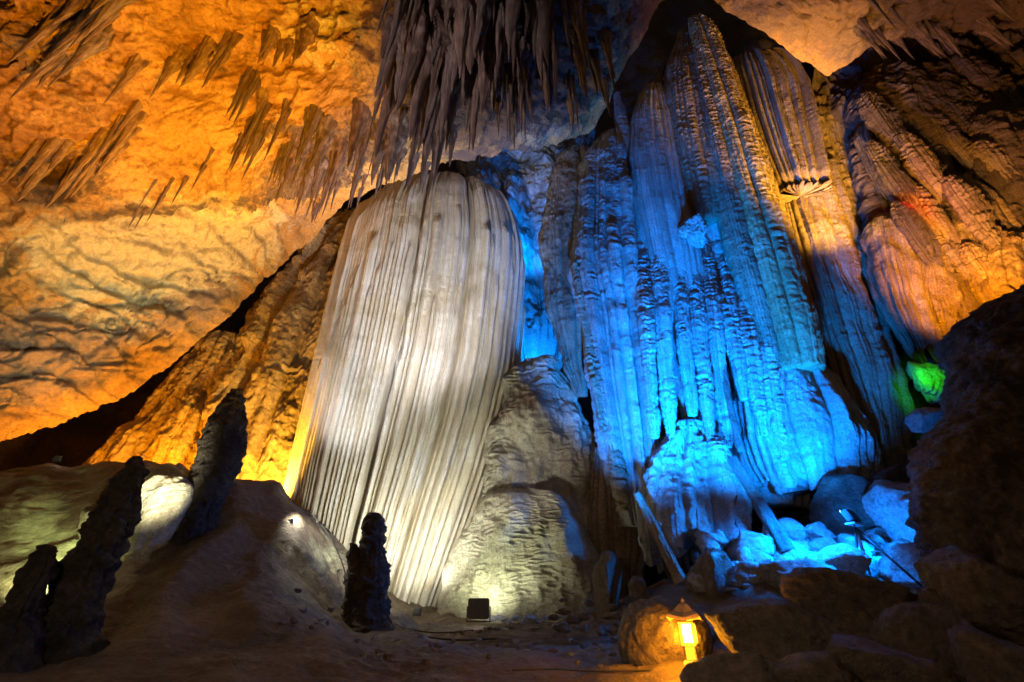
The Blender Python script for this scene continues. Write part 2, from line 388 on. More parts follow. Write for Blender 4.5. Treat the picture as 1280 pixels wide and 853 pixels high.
build_floor()

# ================================================================== FLOWSTONE BUILDER
def ridges(a, count, rg, jitter=.5):
    w = np.exp(rg.normal(0, jitter, count)); e = np.concatenate([[0], np.cumsum(w)]); e /= e[-1]
    k = np.clip(np.searchsorted(e, a, side='right') - 1, 0, count - 1)
    wk = (e[k + 1] - e[k]); q = 2 * (a - e[k]) / wk - 1
    return k, np.sqrt(np.clip(1 - q * q * .97, 0, 1)), wk * count

def flow(name, label, cat, rows, Y, mat, depth=.5, n=(320, 320), flutes=30, famp=.1, fine=0, fineamp=.03, creases=(), ripple=None, lump=.15, fringe=0.0,
         start=0.0, wander=.02, seed=0, power=2.3, jitter=.5, group=None, saw=None, tier=None, top_round=True, parent=None, dmin=.05, rough=.02, smooth_rows=9, stag=.25):
    rg = np.random.default_rng(seed + 100)
    rows = [r if len(r) == 4 else (*r, Y) for r in rows]
    A = np.array([at(r[1], r[0], r[3]) for r in rows]); B = np.array([at(r[2], r[0], r[3]) for r in rows])
    zc = A[:, 2]; order = np.argsort(zc)
    ztop, zbot = zc.max(), zc.min(); H = ztop - zbot
    nu, nv = n
    nf = int(nu * .8); t = np.concatenate([np.linspace(math.pi, 2 * math.pi, nf, endpoint=False), np.linspace(0, math.pi, nu - nf, endpoint=False)])
    c, s = np.cos(t), np.sin(t)
    ex = 2 / power
    cx = np.sign(c) * np.abs(c) ** ex; sy = np.sign(s) * np.abs(s) ** ex
    a = (t % (2 * math.pi)) / (2 * math.pi)
    v = np.linspace(0, 1, nv)
    if top_round: v = v ** 1.25
    zbase = ztop - v * H
    def prof(vals):
        p = np.interp(zbase, zc[order], vals[order])
        k = smooth_rows
        pp = np.concatenate([np.full(k, p[0]) * 2 - p[1:k + 1][::-1], p, 2 * np.full(k, p[-1]) - p[-k - 1:-1][::-1]])
        return np.convolve(pp, np.ones(2 * k + 1) / (2 * k + 1), 'valid')
    xl, xr, yc = prof(A[:, 0]), prof(B[:, 0]), prof(A[:, 1])
    w = np.maximum((xr - xl) / 2, .01); xc = (xl + xr) / 2
    D = np.maximum(depth * w, np.minimum(dmin, w))
    Z0 = np.broadcast_to(zbase[:, None], (nv, nu)); A0 = np.broadcast_to(a, (nv, nu))
    aw = (A0 + wander * perlin(np.stack([A0 * 9, Z0 * .22, Z0 * 0 + seed], -1))) % 1
    kk, pr, wk = ridges(aw, flutes * 2, rg, jitter)
    amp_k = rg.uniform(.55, 1.25, flutes * 2)[kk] * np.minimum(wk, 1.8) ** .7
    st = 1.0
    if start:
        zs = (ztop - H * start * rg.beta(1.6, 2.2, flutes * 2))[kk]
        st = .3 + .7 * sstep(.0, .7, zs - Z0)
    disp = famp * amp_k * st * (pr - .35)
    if fine:
        k2, p2, w2 = ridges((aw + .3) % 1, fine * 2, rg, .45)
        disp = disp + fineamp * (p2 - .4) * rg.uniform(.5, 1.3, fine * 2)[k2]
    pos = (cx + 1) / 2
    for (u0, wd, dp) in creases:
        wob = .012 * perlin(np.stack([Z0 * .8, Z0 * 0 + u0 * 50, Z0 * 0], -1))
        disp = disp - dp * np.exp(-np.abs((pos[None] + wob - u0) / wd) ** 1.4) * (s[None] < .3)
    nx_, ny_ = cx[None] / w[:, None], sy[None] / D[:, None]
    ln = np.sqrt(nx_ ** 2 + ny_ ** 2) + 1e-9; nx_, ny_ = nx_ / ln, ny_ / ln
    ext = 0
    if fringe:
        k3 = rg.uniform(-1, .25, flutes * 2)[kk] * fringe
        ext = sstep(.0, 1, v)[:, None] ** 2 * k3
    Z = Z0 + ext
    X = xc[:, None] + w[:, None] * cx[None]; Yy = yc[:, None] + D[:, None] * sy[None]
    P = np.stack([X, Yy, Z], -1)
    if lump: disp = disp + lump * fbm(P * np.array([.9, .9, .55]) + seed * 3.1, 4)
    if ripple:
        ra, rf = ripple
        q_ = P * np.array([rf * .32, rf * .32, rf * 1.15]) + seed * 5.3
        q_[..., 2] += .9 * fbm(P * np.array([.9, .9, .4]) + seed, 3) + rg.uniform(0, 6, flutes * 2)[kk] * stag
        rp = (1 - np.abs(perlin(q_)) * 2.4) * .7 + .35 * perlin(q_ * np.array([2.3, 2.3, 2.1]))
        disp = disp + ra * rp * np.clip(.6 + 1.0 * fbm(P * .8 + 8 + seed, 3), .08, 1.5)
    if saw:
        sa, sf = saw
        q_ = np.stack([kk * 3.7 + 0 * Z, A0 * 9, Z * sf * 1.1 + .5 * fbm(P * 2.0, 2)], -1)
        n_ = perlin(q_); rp = np.where(n_ > 0, n_, n_ * .5) + .4 * perlin(q_ * 2.3)
        disp = disp + 1.6 * sa * np.clip(.55 + 1.3 * fbm(P * .6 + seed, 3), .1, 1.8) * rp * (.25 + pr) * np.where(rg.uniform(0, 1, flutes * 2) > .45, 1.0, .3)[kk]
    if rough: disp = disp + rough * fbm(P * 6 + seed, 3)
    endt = 1.0
    if tier:
        for (v0, step) in tier:
            disp = disp + step * (sstep(v0 + .004, v0 - .004, v[:, None] + .02 * (rg.uniform(0, 1, flutes * 2)[kk] - .5)) - .5)
    lim = np.minimum(w, D * 1.2)[:, None] * .8
    disp = np.clip(disp, -lim, lim + .02)
    P[..., 0] += nx_ * disp; P[..., 1] += ny_ * disp
    V = P.reshape(-1, 3)
    V = np.concatenate([V, [[xc[0], yc[0], ztop + .02], [xc[-1], yc[-1], P[-1, :, 2].mean() + (.05 if fringe else 0)]]])
    q = grid_quads(nv, nu, True)
    j = np.arange(nu); tri = np.concatenate([np.stack([np.full(nu, nv * nu), (j + 1) % nu, j], -1), np.stack([np.full(nu, nv * nu + 1), (nv - 1) * nu + j, (nv - 1) * nu + (j + 1) % nu], -1)])
    rv = rg.uniform(0, 1, flutes * 2)[kk] * .8 + .25 * perlin(np.stack([kk * 2.7 + 0 * Z, Z * .35, Z * 0 + seed], -1))
    if fine: rv = rv + .25 * (rg.uniform(0, 1, fine * 2)[k2] - .5)
    rv = np.concatenate([np.clip(rv, 0, 1).ravel(), [0, 0]])
    o = place(name, V, q, tri, M[mat], parent=parent, attrs={'rib': rv})
    if label: tag(o, label, cat, group)
    return o

exec_rows = None
# ---- the great white curtain
flow('flowstone_column', 'huge pale white fluted flowstone column with a rounded top, lit white', 'flowstone column',
     [(235, 545, 580), (238, 525, 598), (244, 500, 614), (255, 476, 628), (272, 457, 638), (295, 444, 646), (322, 436, 651), (350, 430, 652), (400, 418, 648), (470, 403, 640), (540, 388, 624), (600, 374, 606), (660, 362, 585), (720, 354, 563), (772, 350, 543), (800, 348, 530)],
     13.6, 'white', depth=.6, power=2.05, n=(1100, 620), flutes=50, famp=.25, fine=130, fineamp=.025, creases=[(.47, .022, .5), (.74, .03, .42)], lump=.03, start=.7, wander=.0015, seed=1, rough=.006, ripple=(.010, 7), jitter=.55)
# ---- apron below and right of it
flow('flowstone_mound', 'rippled greenish flowstone mound with the black floodlight box in front', 'flowstone mound',
     [(612, 625, 665), (622, 606, 700), (640, 592, 722), (670, 575, 738), (700, 564, 744), (730, 554, 746), (760, 546, 748), (790, 540, 750)],
     12.0, 'apron', depth=.55, n=(420, 380), flutes=4, famp=.0, lump=.2, ripple=(.05, 9), stag=0, seed=2, wander=.05, rough=.012, creases=[(.22, .14, .12), (.66, .12, .12)])
flow('flowstone_shoulder', 'grey rippled flowstone shoulder above the greenish mound, right of the white column', 'flowstone mound',
     [(452, 652, 690), (462, 642, 702), (480, 632, 712), (500, 628, 720), (530, 618, 738), (570, 606, 750), (610, 598, 760), (650, 594, 768), (700, 590, 772)],
     13.0, 'apron', depth=.5, n=(420, 360), flutes=4, famp=.0, lump=.4, ripple=(.06, 6), stag=0, seed=3, wander=.06, rough=.015)
flow('flowstone_curtain', 'brown dripping flowstone curtain between the rippled mound and the leaning stone shaft', 'flowstone curtain',
     [(560, 745, 775), (590, 742, 790), (630, 738, 798), (670, 738, 800), (700, 742, 798), (725, 748, 795)],
     12.2, 'tan', depth=.4, n=(220, 220), flutes=12, famp=.08, lump=.12, ripple=(.04, 4), fringe=.8, seed=4)
# ---- blue recess behind
flow('recess_drapery', 'blue lit drapery hanging in the recess right of the white column', 'drapery',
     [(150, 560, 740), (190, 572, 735), (230, 585, 722), (270, 605, 712), (330, 628, 708), (390, 640, 700), (430, 645, 695), (456, 650, 690)],
     15.6, 'blue', depth=.3, n=(320, 320), flutes=9, famp=.3, lump=.45, fringe=1.4, seed=5, wander=.06, rough=.06)
flow('flowstone_pendant', 'beige hanging flowstone pendant tapering down beside the blue recess', 'flowstone pendant',
     [(195, 700, 735), (215, 692, 742), (250, 684, 744), (290, 678, 742), (340, 679, 737), (390, 686, 732), (430, 697, 730), (470, 710, 731), (495, 722, 731)],
     12.6, 'tan', depth=.6, n=(240, 300), flutes=8, famp=.12, lump=.18, ripple=(.05, 3), seed=6)
for i, (rows, lab) in enumerate([([(330, 716, 730), (400, 726, 740), (470, 740, 752), (530, 751, 760), (542, 753, 758)], 'thin brown serrated blade hanging left of the blue dome column'),
                                 ([(400, 733, 745), (470, 746, 756), (540, 758, 770), (600, 768, 782), (640, 775, 786)], 'long brown edge blade running down to the floor left of the blue dome column')]):
    flow('blade_drapery', lab, 'drapery', rows, 11.7, 'tan', depth=.8, n=(70, 420), flutes=3, famp=.03, lump=.03, ripple=(.12, 4.5), seed=8 + i)
# ---- the blue complex
flow('dome_column', 'blue lit fluted column with a scaly domed top left of the tall spire', 'flowstone column',
     [(168, 755, 774), (178, 744, 783), (195, 733, 789), (225, 727, 794), (265, 725, 800), (300, 722, 803), (350, 722, 808), (420, 738, 813), (500, 752, 818), (570, 764, 822), (620, 774, 824), (660, 784, 824)],
     12.0, 'blue', depth=.55, n=(300, 520), flutes=8, famp=.26, fine=22, fineamp=.05, lump=.15, ripple=(.05, 5), start=.5, seed=10, creases=[(.85, .04, .2)])
flow('spire_flowstone', 'broad flowstone wall that backs the tall spire and runs down into the blue foot', 'flowstone spire',
     [(60, 850, 884), (85, 832, 898), (115, 812, 910), (150, 800, 925), (200, 798, 943), (260, 800, 964), (330, 812, 986), (400, 832, 1006), (460, 850, 1022), (520, 868, 1040), (580, 885, 1062), (600, 895, 1070)],
     12.9, 'tan', depth=.35, n=(420, 520), flutes=11, famp=.25, fine=40, fineamp=.07, lump=.1, saw=(.06, 4.5), seed=11, jitter=.6, wander=.006)
flow('fluted_fin', 'smooth straight fluted fin at the left edge of the tall spire', 'flowstone spire',
     [(108, 810, 822), (120, 801, 830), (150, 791, 840), (200, 788, 850), (260, 793, 862), (320, 806, 872), (380, 822, 880), (440, 838, 892), (500, 852, 900), (560, 868, 908)],
     11.6, 'blue', depth=.6, n=(240, 460), flutes=9, famp=.11, fine=26, fineamp=.02, lump=.04, wander=.003, rough=.012, seed=101, jitter=.35, ripple=(.015, 8))
flow('spire_column', 'brown middle column of the tall spire ending above the white crystal knob', 'flowstone spire',
     [(40, 850, 868), (60, 842, 878), (90, 832, 886), (130, 830, 894), (180, 836, 904), (230, 845, 914), (262, 852, 918), (280, 858, 914)],
     11.5, 'tan', depth=.6, n=(240, 420), flutes=8, famp=.10, fine=20, fineamp=.03, lump=.06, wander=.004, saw=(.05, 7), seed=102, fringe=.3)
flow('serrated_ridge', 'tall serrated golden ridge crowning the pointed top of the spire', 'flowstone spire',
     [(27, 863, 873), (36, 862, 888), (60, 866, 900), (100, 876, 916), (150, 890, 934), (210, 905, 954), (270, 920, 975), (330, 937, 994), (390, 954, 1010), (440, 968, 1021), (466, 978, 1024)],
     11.1, 'gold', depth=.9, n=(220, 700), flutes=5, famp=.13, fine=14, fineamp=.05, lump=.08, wander=.006, saw=(.035, 8), seed=103, rough=.03)
flow('serrated_ridge', 'narrower serrated ridge left of the golden ridge of the spire', 'flowstone spire',
     [(70, 862, 878), (110, 866, 890), (180, 880, 908), (250, 897, 926), (320, 914, 945), (390, 934, 963), (440, 948, 975), (462, 956, 974)],
     11.05, 'tan', depth=.9, n=(140, 620), flutes=3, famp=.1, fine=9, fineamp=.04, lump=.06, wander=.006, saw=(.035, 8), seed=104, rough=.03)
flow('pointed_fin', 'narrow blue fin standing between the domed column and the tall spire', 'flowstone spire',
     [(118, 768, 774), (140, 768, 782), (180, 772, 792), (240, 782, 802), (300, 792, 812), (350, 800, 818)],
     11.9, 'blue', depth=.7, n=(90, 240), flutes=3, famp=.05, lump=.06, seed=12)
flow('fluted_column', 'amber fluted panel with a broken ledge beside the tall spire', 'flowstone panel',
     [(76, 925, 955), (84, 919, 975), (100, 919, 992), (125, 924, 1006), (160, 933, 1014), (200, 948, 1022), (235, 965, 1028), (246, 972, 1030), (253, 980, 1026, 11.75)],
     11.4, 'tan', depth=.5, n=(380, 420), flutes=15, famp=.36, fine=40, fineamp=.07, lump=.04, seed=13, wander=.006, rough=.015, ripple=(.02, 5), jitter=.35)
flow('fluted_pillar', 'long fluted pillar running from the broken ledge down to the blue foot', 'flowstone column',
     [(215, 962, 1040), (245, 970, 1046), (300, 985, 1062), (380, 1008, 1090), (460, 1030, 1112), (520, 1048, 1128), (560, 1062, 1130), (590, 1078, 1125), (600, 1090, 1115)],
     12.0, 'tan', depth=.5, n=(380, 560), flutes=8, famp=.22, fine=26, fineamp=.05, lump=.14, saw=(.035, 5), seed=14, wander=.015)
flow('slim_pillar', 'slim amber pillar with a knobbly head right of the fluted panel', 'flowstone column',
     [(122, 1018, 1032), (130, 1012, 1042), (148, 1014, 1054), (162, 1018, 1052), (200, 1028, 1066), (260, 1042, 1082), (330, 1062, 1100), (400, 1085, 1118), (440, 1098, 1120)],
     12.1, 'tan', depth=.6, n=(180, 420), flutes=4, famp=.14, fine=14, fineamp=.04, lump=.12, saw=(.06, 3), seed=15)
flow('flowstone_apron', 'broad blue lit flowstone apron at the foot of the tall spire', 'flowstone apron',
     [(455, 955, 1020), (475, 935, 1040), (510, 925, 1060), (550, 925, 1085), (590, 938, 1092), (606, 950, 1088)],
     11.6, 'blue', fringe=.35, depth=.42, n=(420, 360), flutes=13, famp=.3, fine=40, fineamp=.03, lump=.2, ripple=(.03, 4), seed=16)
flow('blue_curtain', 'deeply pleated blue curtain between the domed column and the spire', 'flowstone curtain',
     [(255, 812, 905), (275, 800, 925), (300, 798, 940), (350, 802, 955), (420, 812, 975), (480, 820, 990), (530, 830, 1000), (575, 845, 1005), (640, 850, 1000)],
     12.6, 'blue', depth=.36, n=(520, 480), flutes=12, famp=.42, fine=40, fineamp=.06, lump=.2, ripple=(.025, 6), seed=17, wander=.012)
cols = [((800, 288), (819, 548), 15), ((820, 276), (839, 541), 17), ((842, 290), (866, 520), 15), ((858, 276), (893, 588), 18), ((878, 292), (912, 560), 17), ((900, 300), (930, 500), 15), ((912, 318), (955, 545), 20), ((934, 330), (980, 575), 22), ((890, 330), (925, 470), 13)]
for i, (a, b, wpx) in enumerate(cols):
    ys = np.linspace(a[1], b[1], 8); xs = np.linspace(a[0], b[0], 8); wd = wpx * np.array([.5, .85, 1, 1, .95, .85, .7, .35])
    flow('hanging_column', ['slim blue hanging column nearest the domed column', 'second slim blue hanging column from the domed column', 'blue hanging column ending above the dark gap', 'longest blue hanging column reaching the bell mound',
                            'blue hanging column left of the dark crevice', 'short blue hanging column beside the tall spire', 'thick blue column right of the dark crevice', 'thick blue column nearest the broad blue apron', 'thin short blue column between two longer ones'][i], 'flowstone pendant',
         [(y, x - w_ / 2, x + w_ / 2, 11.75 - .8 * min(1, k * .3)) for k, (y, x, w_) in enumerate(zip(ys, xs, wd))], 11.0, 'blue', depth=.9, n=(70, 360), flutes=4, famp=.05, lump=.07, ripple=(.05, 6), seed=20 + i, group='slim columns hanging in the blue curtain')
_rh = random.Random(3)
for i in range(13):
    x0 = 806 + i * 13 + _rh.uniform(-4, 4); y0 = _rh.uniform(235, 330) + max(0, (x0 - 900) * .5); y1 = _rh.uniform(430, 545); x1 = x0 + (y1 - y0) * (x0 - 640) / (y0 + 484)
    ys = np.linspace(y0, y1, 8); xs = np.linspace(x0, x1, 8); wd = _rh.uniform(7, 13) * np.array([.4, .8, 1, 1, .95, .9, .75, .4])
    flow('hanging_column', 'thin blue drip column packed among the slim hanging columns', 'flowstone pendant',
         [(y, x - w_ / 2, x + w_ / 2, 12.1 - .7 * min(1, k * .3)) for k, (y, x, w_) in enumerate(zip(ys, xs, wd))], 11.3, 'blue', depth=.9, n=(44, 260), flutes=3, famp=.04, lump=.05, ripple=(.04, 6), seed=600 + i, group='thin drip columns in the blue curtain')
flow('bell_mound', 'blue rippled bell shaped mound with a fringe of drips below', 'flowstone mound',
     [(528, 850, 868), (540, 838, 885), (560, 822, 903), (590, 804, 918), (618, 797, 926), (640, 798, 928), (655, 802, 926)],
     11.2, 'blue', depth=.55, n=(420, 300), flutes=16, famp=.05, lump=.34, ripple=(.06, 4), stag=.02, fringe=1.0, seed=30, creases=[(.35, .05, .2), (.7, .05, .2)])
flow('drip_fringe', 'dark brown fringe of drips hanging under the blue bell mound', 'drapery',
     [(628, 825, 925), (650, 822, 922), (675, 826, 915), (700, 835, 905)],
     11.6, 'brown', depth=.4, n=(300, 160), flutes=22, famp=.1, lump=.12, fringe=1.1, seed=31)
# ---- right hand formations
flow('rippled_bulb', 'brown rippled flowstone bulb below the red lit drapery', 'flowstone bulb',
     [(172, 1066, 1082), (185, 1065, 1095), (215, 1070, 1112), (250, 1078, 1128), (272, 1084, 1136), (285, 1090, 1130)],
     11.4, 'brown', depth=.6, n=(220, 220), flutes=5, famp=.1, lump=.2, ripple=(.13, 2.2), seed=40)
flow('fringed_bulb', 'grey brown flowstone bulb with a ragged hanging fringe left of the dark rock', 'flowstone bulb',
     [(272, 1092, 1125), (282, 1085, 1145), (300, 1084, 1158), (330, 1092, 1164), (370, 1105, 1168), (400, 1118, 1170), (425, 1132, 1172)],
     11.0, 'tan', depth=.55, n=(300, 260), flutes=14, famp=.12, fine=36, fineamp=.05, lump=.2, fringe=1.4, seed=41, start=.4)
flow('slanting_drapery', 'red lit drapery slanting down above the fringed bulb', 'drapery',
     [(160, 1074, 1098), (175, 1071, 1110), (205, 1082, 1128), (240, 1100, 1146), (275, 1126, 1160), (300, 1148, 1170), (315, 1160, 1172)],
     10.9, 'tan', depth=.35, n=(220, 260), flutes=10, famp=.08, lump=.1, fringe=.4, seed=42)
for i, (rows, Y, lab, mt) in enumerate([
    ([(222, 1196, 1232), (232, 1184, 1246), (255, 1178, 1254), (290, 1184, 1262), (330, 1196, 1266), (355, 1206, 1262), (372, 1220, 1250)], 10.6, 'orange lit bulging flowstone left of the picture edge, above the dark rock', 'gold'),
    ([(296, 1252, 1285), (306, 1238, 1310), (325, 1234, 1330), (345, 1238, 1330), (366, 1246, 1320)], 10.0, 'low orange rippled bulge at the far right resting on the dark rock', 'gold'),
    ([(318, 1150, 1176), (330, 1146, 1192), (355, 1150, 1202), (385, 1158, 1206), (410, 1170, 1200)], 10.8, 'tan fringed bulge between the fringed bulb and the orange bulge', 'tan'),
    ([(185, 1200, 1236), (196, 1192, 1250), (215, 1196, 1262), (236, 1204, 1268), (252, 1214, 1262)], 10.9, 'small amber bulge above the orange bulging flowstone', 'gold'),
    ([(140, 1232, 1262), (150, 1212, 1290), (175, 1206, 1320), (215, 1216, 1350), (250, 1236, 1360), (290, 1262, 1360)], 10.2, 'brown slab drapery at the upper right edge', 'brown'),
    ([(95, 1090, 1160), (110, 1070, 1190), (140, 1062, 1200), (170, 1080, 1210), (190, 1100, 1200)], 11.0, 'dark brown drapery fan under the dim ceiling at the upper right', 'brown'),
    ([(165, 1130, 1170), (178, 1124, 1190), (205, 1134, 1200), (240, 1150, 1204), (268, 1164, 1196)], 10.9, 'brown folded drapery right of the red lit drapery', 'brown')]):
    flow('flowstone_bulge', lab, 'flowstone bulge', rows, Y, mt, depth=.5, n=(240, 220), flutes=8, famp=.12, fine=20, fineamp=.04, lump=.22, ripple=(.08, 3), fringe=.5, seed=50 + i)
_rt = random.Random(5)
for i, (x, y, w_, h_) in enumerate([(1118, 95, 34, 70), (1150, 110, 40, 80), (1185, 92, 36, 74), (1222, 100, 42, 70), (1262, 92, 40, 60), (1102, 150, 26, 60), (1168, 150, 34, 80), (1200, 160, 30, 60),
                                    (1150, 205, 26, 70), (1178, 232, 26, 80), (1215, 262, 26, 76), (1240, 270, 26, 80), (1110, 215, 20, 70), (1128, 240, 18, 60), (1160, 262, 18, 60), (1188, 175, 20, 60), (1215, 205, 22, 70), (1236, 165, 24, 60), (1258, 160, 22, 70), (1275, 180, 24, 60), (1205, 120, 24, 50), (1135, 130, 20, 60), (1262, 225, 30, 90), (1282, 255, 30, 90), (1140, 285, 22, 60), (1190, 312, 24, 60), (1224, 330, 22, 46)]):
    d_ = VP0 = np.array([640., 426.5 - 569 / math.tan(R(32))]) - np.array([x, y]); d_ = d_ / abs(d_[1])
    yy = np.linspace(y - h_ / 2, y + h_ / 2, 7); xx = x - d_[0] * -(yy - y) * -1; ww = w_ * np.array([.35, .75, .95, 1, .95, .8, .5])
    flow('tiered_drapery', 'narrow brown drapery among the tiers on the upper right wall', 'drapery', [(a, b - c / 2, b + c / 2) for a, b, c in zip(yy, xx, ww)], 10.5 - .35 * (x > 1200) - _rt.uniform(0, .4) + (.4 if y < 130 else 0), ['brown', 'tan', 'gold'][(i * 7) % 3 if y > 180 else 0],
         depth=.7, n=(130, 150), flutes=7, famp=.10, fine=14, fineamp=.03, lump=.1, ripple=(.10, 4), fringe=.55, seed=400 + i, group='narrow draperies on the upper right wall')
# ---- left amber formations behind the mound
flow('amber_flowstone', 'amber lit layered flowstone behind the tallest stalagmite, left of the white column', 'flowstone mass',
     [(268, 425, 470), (285, 410, 470), (310, 385, 470), (350, 348, 460), (400, 318, 450), (450, 290, 440), (500, 264, 425), (550, 242, 412), (590, 232, 402), (640, 222, 390)],
     14.8, 'gold', depth=.4, n=(420, 420), flutes=7, famp=.18, fine=24, fineamp=.05, lump=.3, ripple=(.13, 1.6), seed=60, rough=.05, creases=[(.3, .05, .4), (.62, .03, .25)])
flow('amber_buttress', 'amber lit sloping buttress at the left under the overhanging ceiling', 'flowstone mass',
     [(420, 262, 300), (450, 238, 300), (490, 204, 285), (530, 172, 270), (570, 132, 255), (600, 105, 240), (640, 80, 230)],
     14.6, 'gold', depth=.4, n=(260, 260), flutes=6, famp=.2, fine=16, fineamp=.05, lump=.25, seed=61, rough=.05)

# ================================================================== STALAGMITES
mites = [([(487, 291, 302), (496, 284, 306), (520, 272, 304), (545, 262, 303), (552, 260, 304), (580, 250, 292), (610, 238, 286), (640, 230, 272), (660, 224, 268), (680, 216, 268), (710, 206, 262)], 8.7, 'tallest dark stalagmite standing before the amber flowstone'),
         ([(572, 170, 178), (585, 160, 180), (620, 138, 170), (660, 112, 156), (700, 92, 142), (740, 76, 126), (775, 60, 114), (800, 46, 116), (840, 24, 120), (900, -10, 110)], 5.9, 'long leaning dark stalagmite right of the left floodlight'),
         ([(682, 50, 64), (690, 43, 70), (710, 34, 68), (740, 18, 52), (770, -2, 38), (800, -22, 40), (840, -50, 40), (900, -90, 30)], 5.5, 'short stout dark stalagmite at the left edge, left of the floodlight'),
         ([(642, 464, 471), (650, 461, 475), (672, 458, 477), (695, 454, 477), (712, 449, 478), (740, 444, 479), (765, 440, 482), (800, 434, 488)], 9.2, 'dark stalagmite in front of the white column'),
         ([(680, 438, 444), (688, 436, 449), (708, 434, 453), (740, 433, 455), (790, 431, 458)], 9.15, 'small stub stalagmite joined to the left side of the stalagmite before the white column')]
for i, (rows, Y, lab) in enumerate(mites):
    flow('stalagmite', lab, 'stalagmite', rows, Y, 'mite', depth=.85, n=(150, 260), flutes=7, famp=.03, lump=.11, ripple=(.05, 5.5), seed=70 + i, rough=.06, wander=.06, group='dark stalagmites on the cave floor')

# ================================================================== STALACTITES
def stal_mesh(seed, mat, nu=26, nv=44):
    """one hanging spike: fluted, lumpy, bent, with a side drip or two welded on"""
    rg = np.random.default_rng(seed); v = np.linspace(0, 1, nv)[:, None]; t = np.linspace(0, 2 * math.pi, nu, endpoint=False)[None]
    z0 = 0 * v + 0 * t
    prof = (1 - v) ** rg.uniform(.6, 1.0) * (.6 + .6 * (1 - v) ** 3) + .05 * (1 - v ** 8) + .012
    cs, sn = np.cos(t) + z0, np.sin(t) + z0
    ph = rg.uniform(0, 6.28, 3)
    flute = .10 * np.cos(3 * t + ph[0] + 1.5 * v) + .07 * np.cos(5 * t + ph[1] - v) + .05 * np.cos(8 * t + ph[2])
    ring = .16 * perlin(np.stack([z0 + seed, v * 9 + z0, z0], -1)) + .10 * perlin(np.stack([cs + seed, sn, v * 22 + z0], -1))
    rad = prof * (1 + flute * (1.2 - v) + ring + .32 * perlin(np.stack([cs * 1.3 + seed, sn * 1.3, v * 4 + z0], -1)) + .12 * perlin(np.stack([cs * 3, sn * 3 + seed, v * 14 + z0], -1)))
    bx = .35 * perlin(np.stack([v * 1.2 + seed, v * 0, v * 0], -1)) + .08 * perlin(np.stack([v * 5 + seed, v * 0, v * 0], -1)); by = .35 * perlin(np.stack([v * 1.2, v * 0 + seed, v * 0], -1))
    V = np.stack([rad * cs + bx, rad * sn * rg.uniform(.8, 1.0) + by, -v + z0], -1).reshape(-1, 3)
    j = np.arange(nu); V = np.concatenate([V, [[bx[-1, 0], by[-1, 0], -1.01]]])
    tri = np.stack([np.full(nu, nv * nu), (nv - 1) * nu + j, (nv - 1) * nu + (j + 1) % nu], -1)
    me = mesh_from('stalactite', V, grid_quads(nv, nu, True), tri); me.materials.append(mat); return me
M['stalg'] = rock('grey_stalactite_stone', [(.14, .115, .12), (.25, .205, .205), (.42, .35, .33)], scale=.8, streak=(.08, .06, .06), streak_amt=.6, streak_freq=2, bump=.05, bump_scale=3, grain=.5)
SD = [stal_mesh(200 + k, M['stalg' if k % 3 == 0 else 'stal']) for k in range(16)]
SO = [stal_mesh(300 + k, M['stalor']) for k in range(6)]
VP = np.array([CX, CY - F / math.tan(PITCH)])
def stalactite(tx, ty, lpx, rad, pool, label, group, proud=.15):
    d = VP - np.array([tx, ty]); d /= np.linalg.norm(d)
    rx, ry = tx + d[0] * lpx, ty + d[1] * lpx
    q = CEIL_P[:, int(np.clip((rx + 320) / 1940 * 759, 0, 759))]
    _, qy = project(q); root = q[int(np.argmin(np.abs(qy - ry)))]
    tip = at(tx, ty, float(root[1]))
    Lz = max(root[2] - tip[2], .25) + .35
    o = bpy.data.objects.new('stalactite', random.choice(pool)); COL.objects.link(o)
    o.location = (root[0], root[1], root[2] + .35); o.scale = (rad, rad, Lz); o.rotation_euler = (0, 0, random.uniform(-.6, .6))
    tag(o, label, 'stalactite', group)
def cluster(n, xr, tipline, spread, lpx, rad, pool, label, group, proud=.15):
    tl = np.array(tipline, float)
    for _ in range(n):
        x = random.uniform(*xr); y = np.interp(x, tl[:, 0], tl[:, 1]) - spread * random.random() ** 2.0
        l = random.uniform(*lpx)
        stalactite(x, y, l, random.uniform(*rad), pool, label, group, proud)
cluster(22, (478, 705), [(470, 200), (500, 196), (540, 205), (560, 165), (590, 150), (620, 140), (645, 140), (665, 125), (700, 80), (714, 30)], 200, (60, 120), (.26, .5), SD,
        'thick dark brown stalactite drapery within the dense mass over the white column', 'thick draperies of the dense dark mass', .35)
cluster(112, (468, 714), [(470, 246), (500, 236), (540, 252), (560, 214), (590, 188), (620, 172), (645, 196), (665, 168), (700, 120), (714, 70)], 225, (30, 108), (.07, .23), SD,
        'dark brown stalactite in the dense mass hanging over the white column', 'stalactites of the dense dark mass', .3)
cluster(15, (300, 485), [(282, 196), (320, 220), (350, 238), (390, 254), (420, 250), (490, 225)], 50, (45, 85), (.2, .38), SD,
        'thick dark drapery in the slanting row left of the dense mass', 'thick draperies of the slanting row', .15)
cluster(62, (282, 490), [(282, 212), (320, 244), (350, 262), (390, 280), (420, 270), (490, 246)], 85, (24, 74), (.06, .18), SD,
        'dark stalactite in the slanting row left of the dense mass', 'stalactites of the slanting row', .15)
cluster(10, (150, 250), [(150, 300), (200, 272), (250, 235)], 20, (25, 60), (.05, .1), SD, 'thin grey stalactite along the ledge on the left wall', 'thin stalactites along the ledge', .05)
cluster(17, (0, 140), [(0, 275), (60, 262), (140, 225)], 50, (40, 85), (.1, .24), SO, 'ochre stalactite in the clump at the left edge', 'ochre stalactites at the left edge', .1)
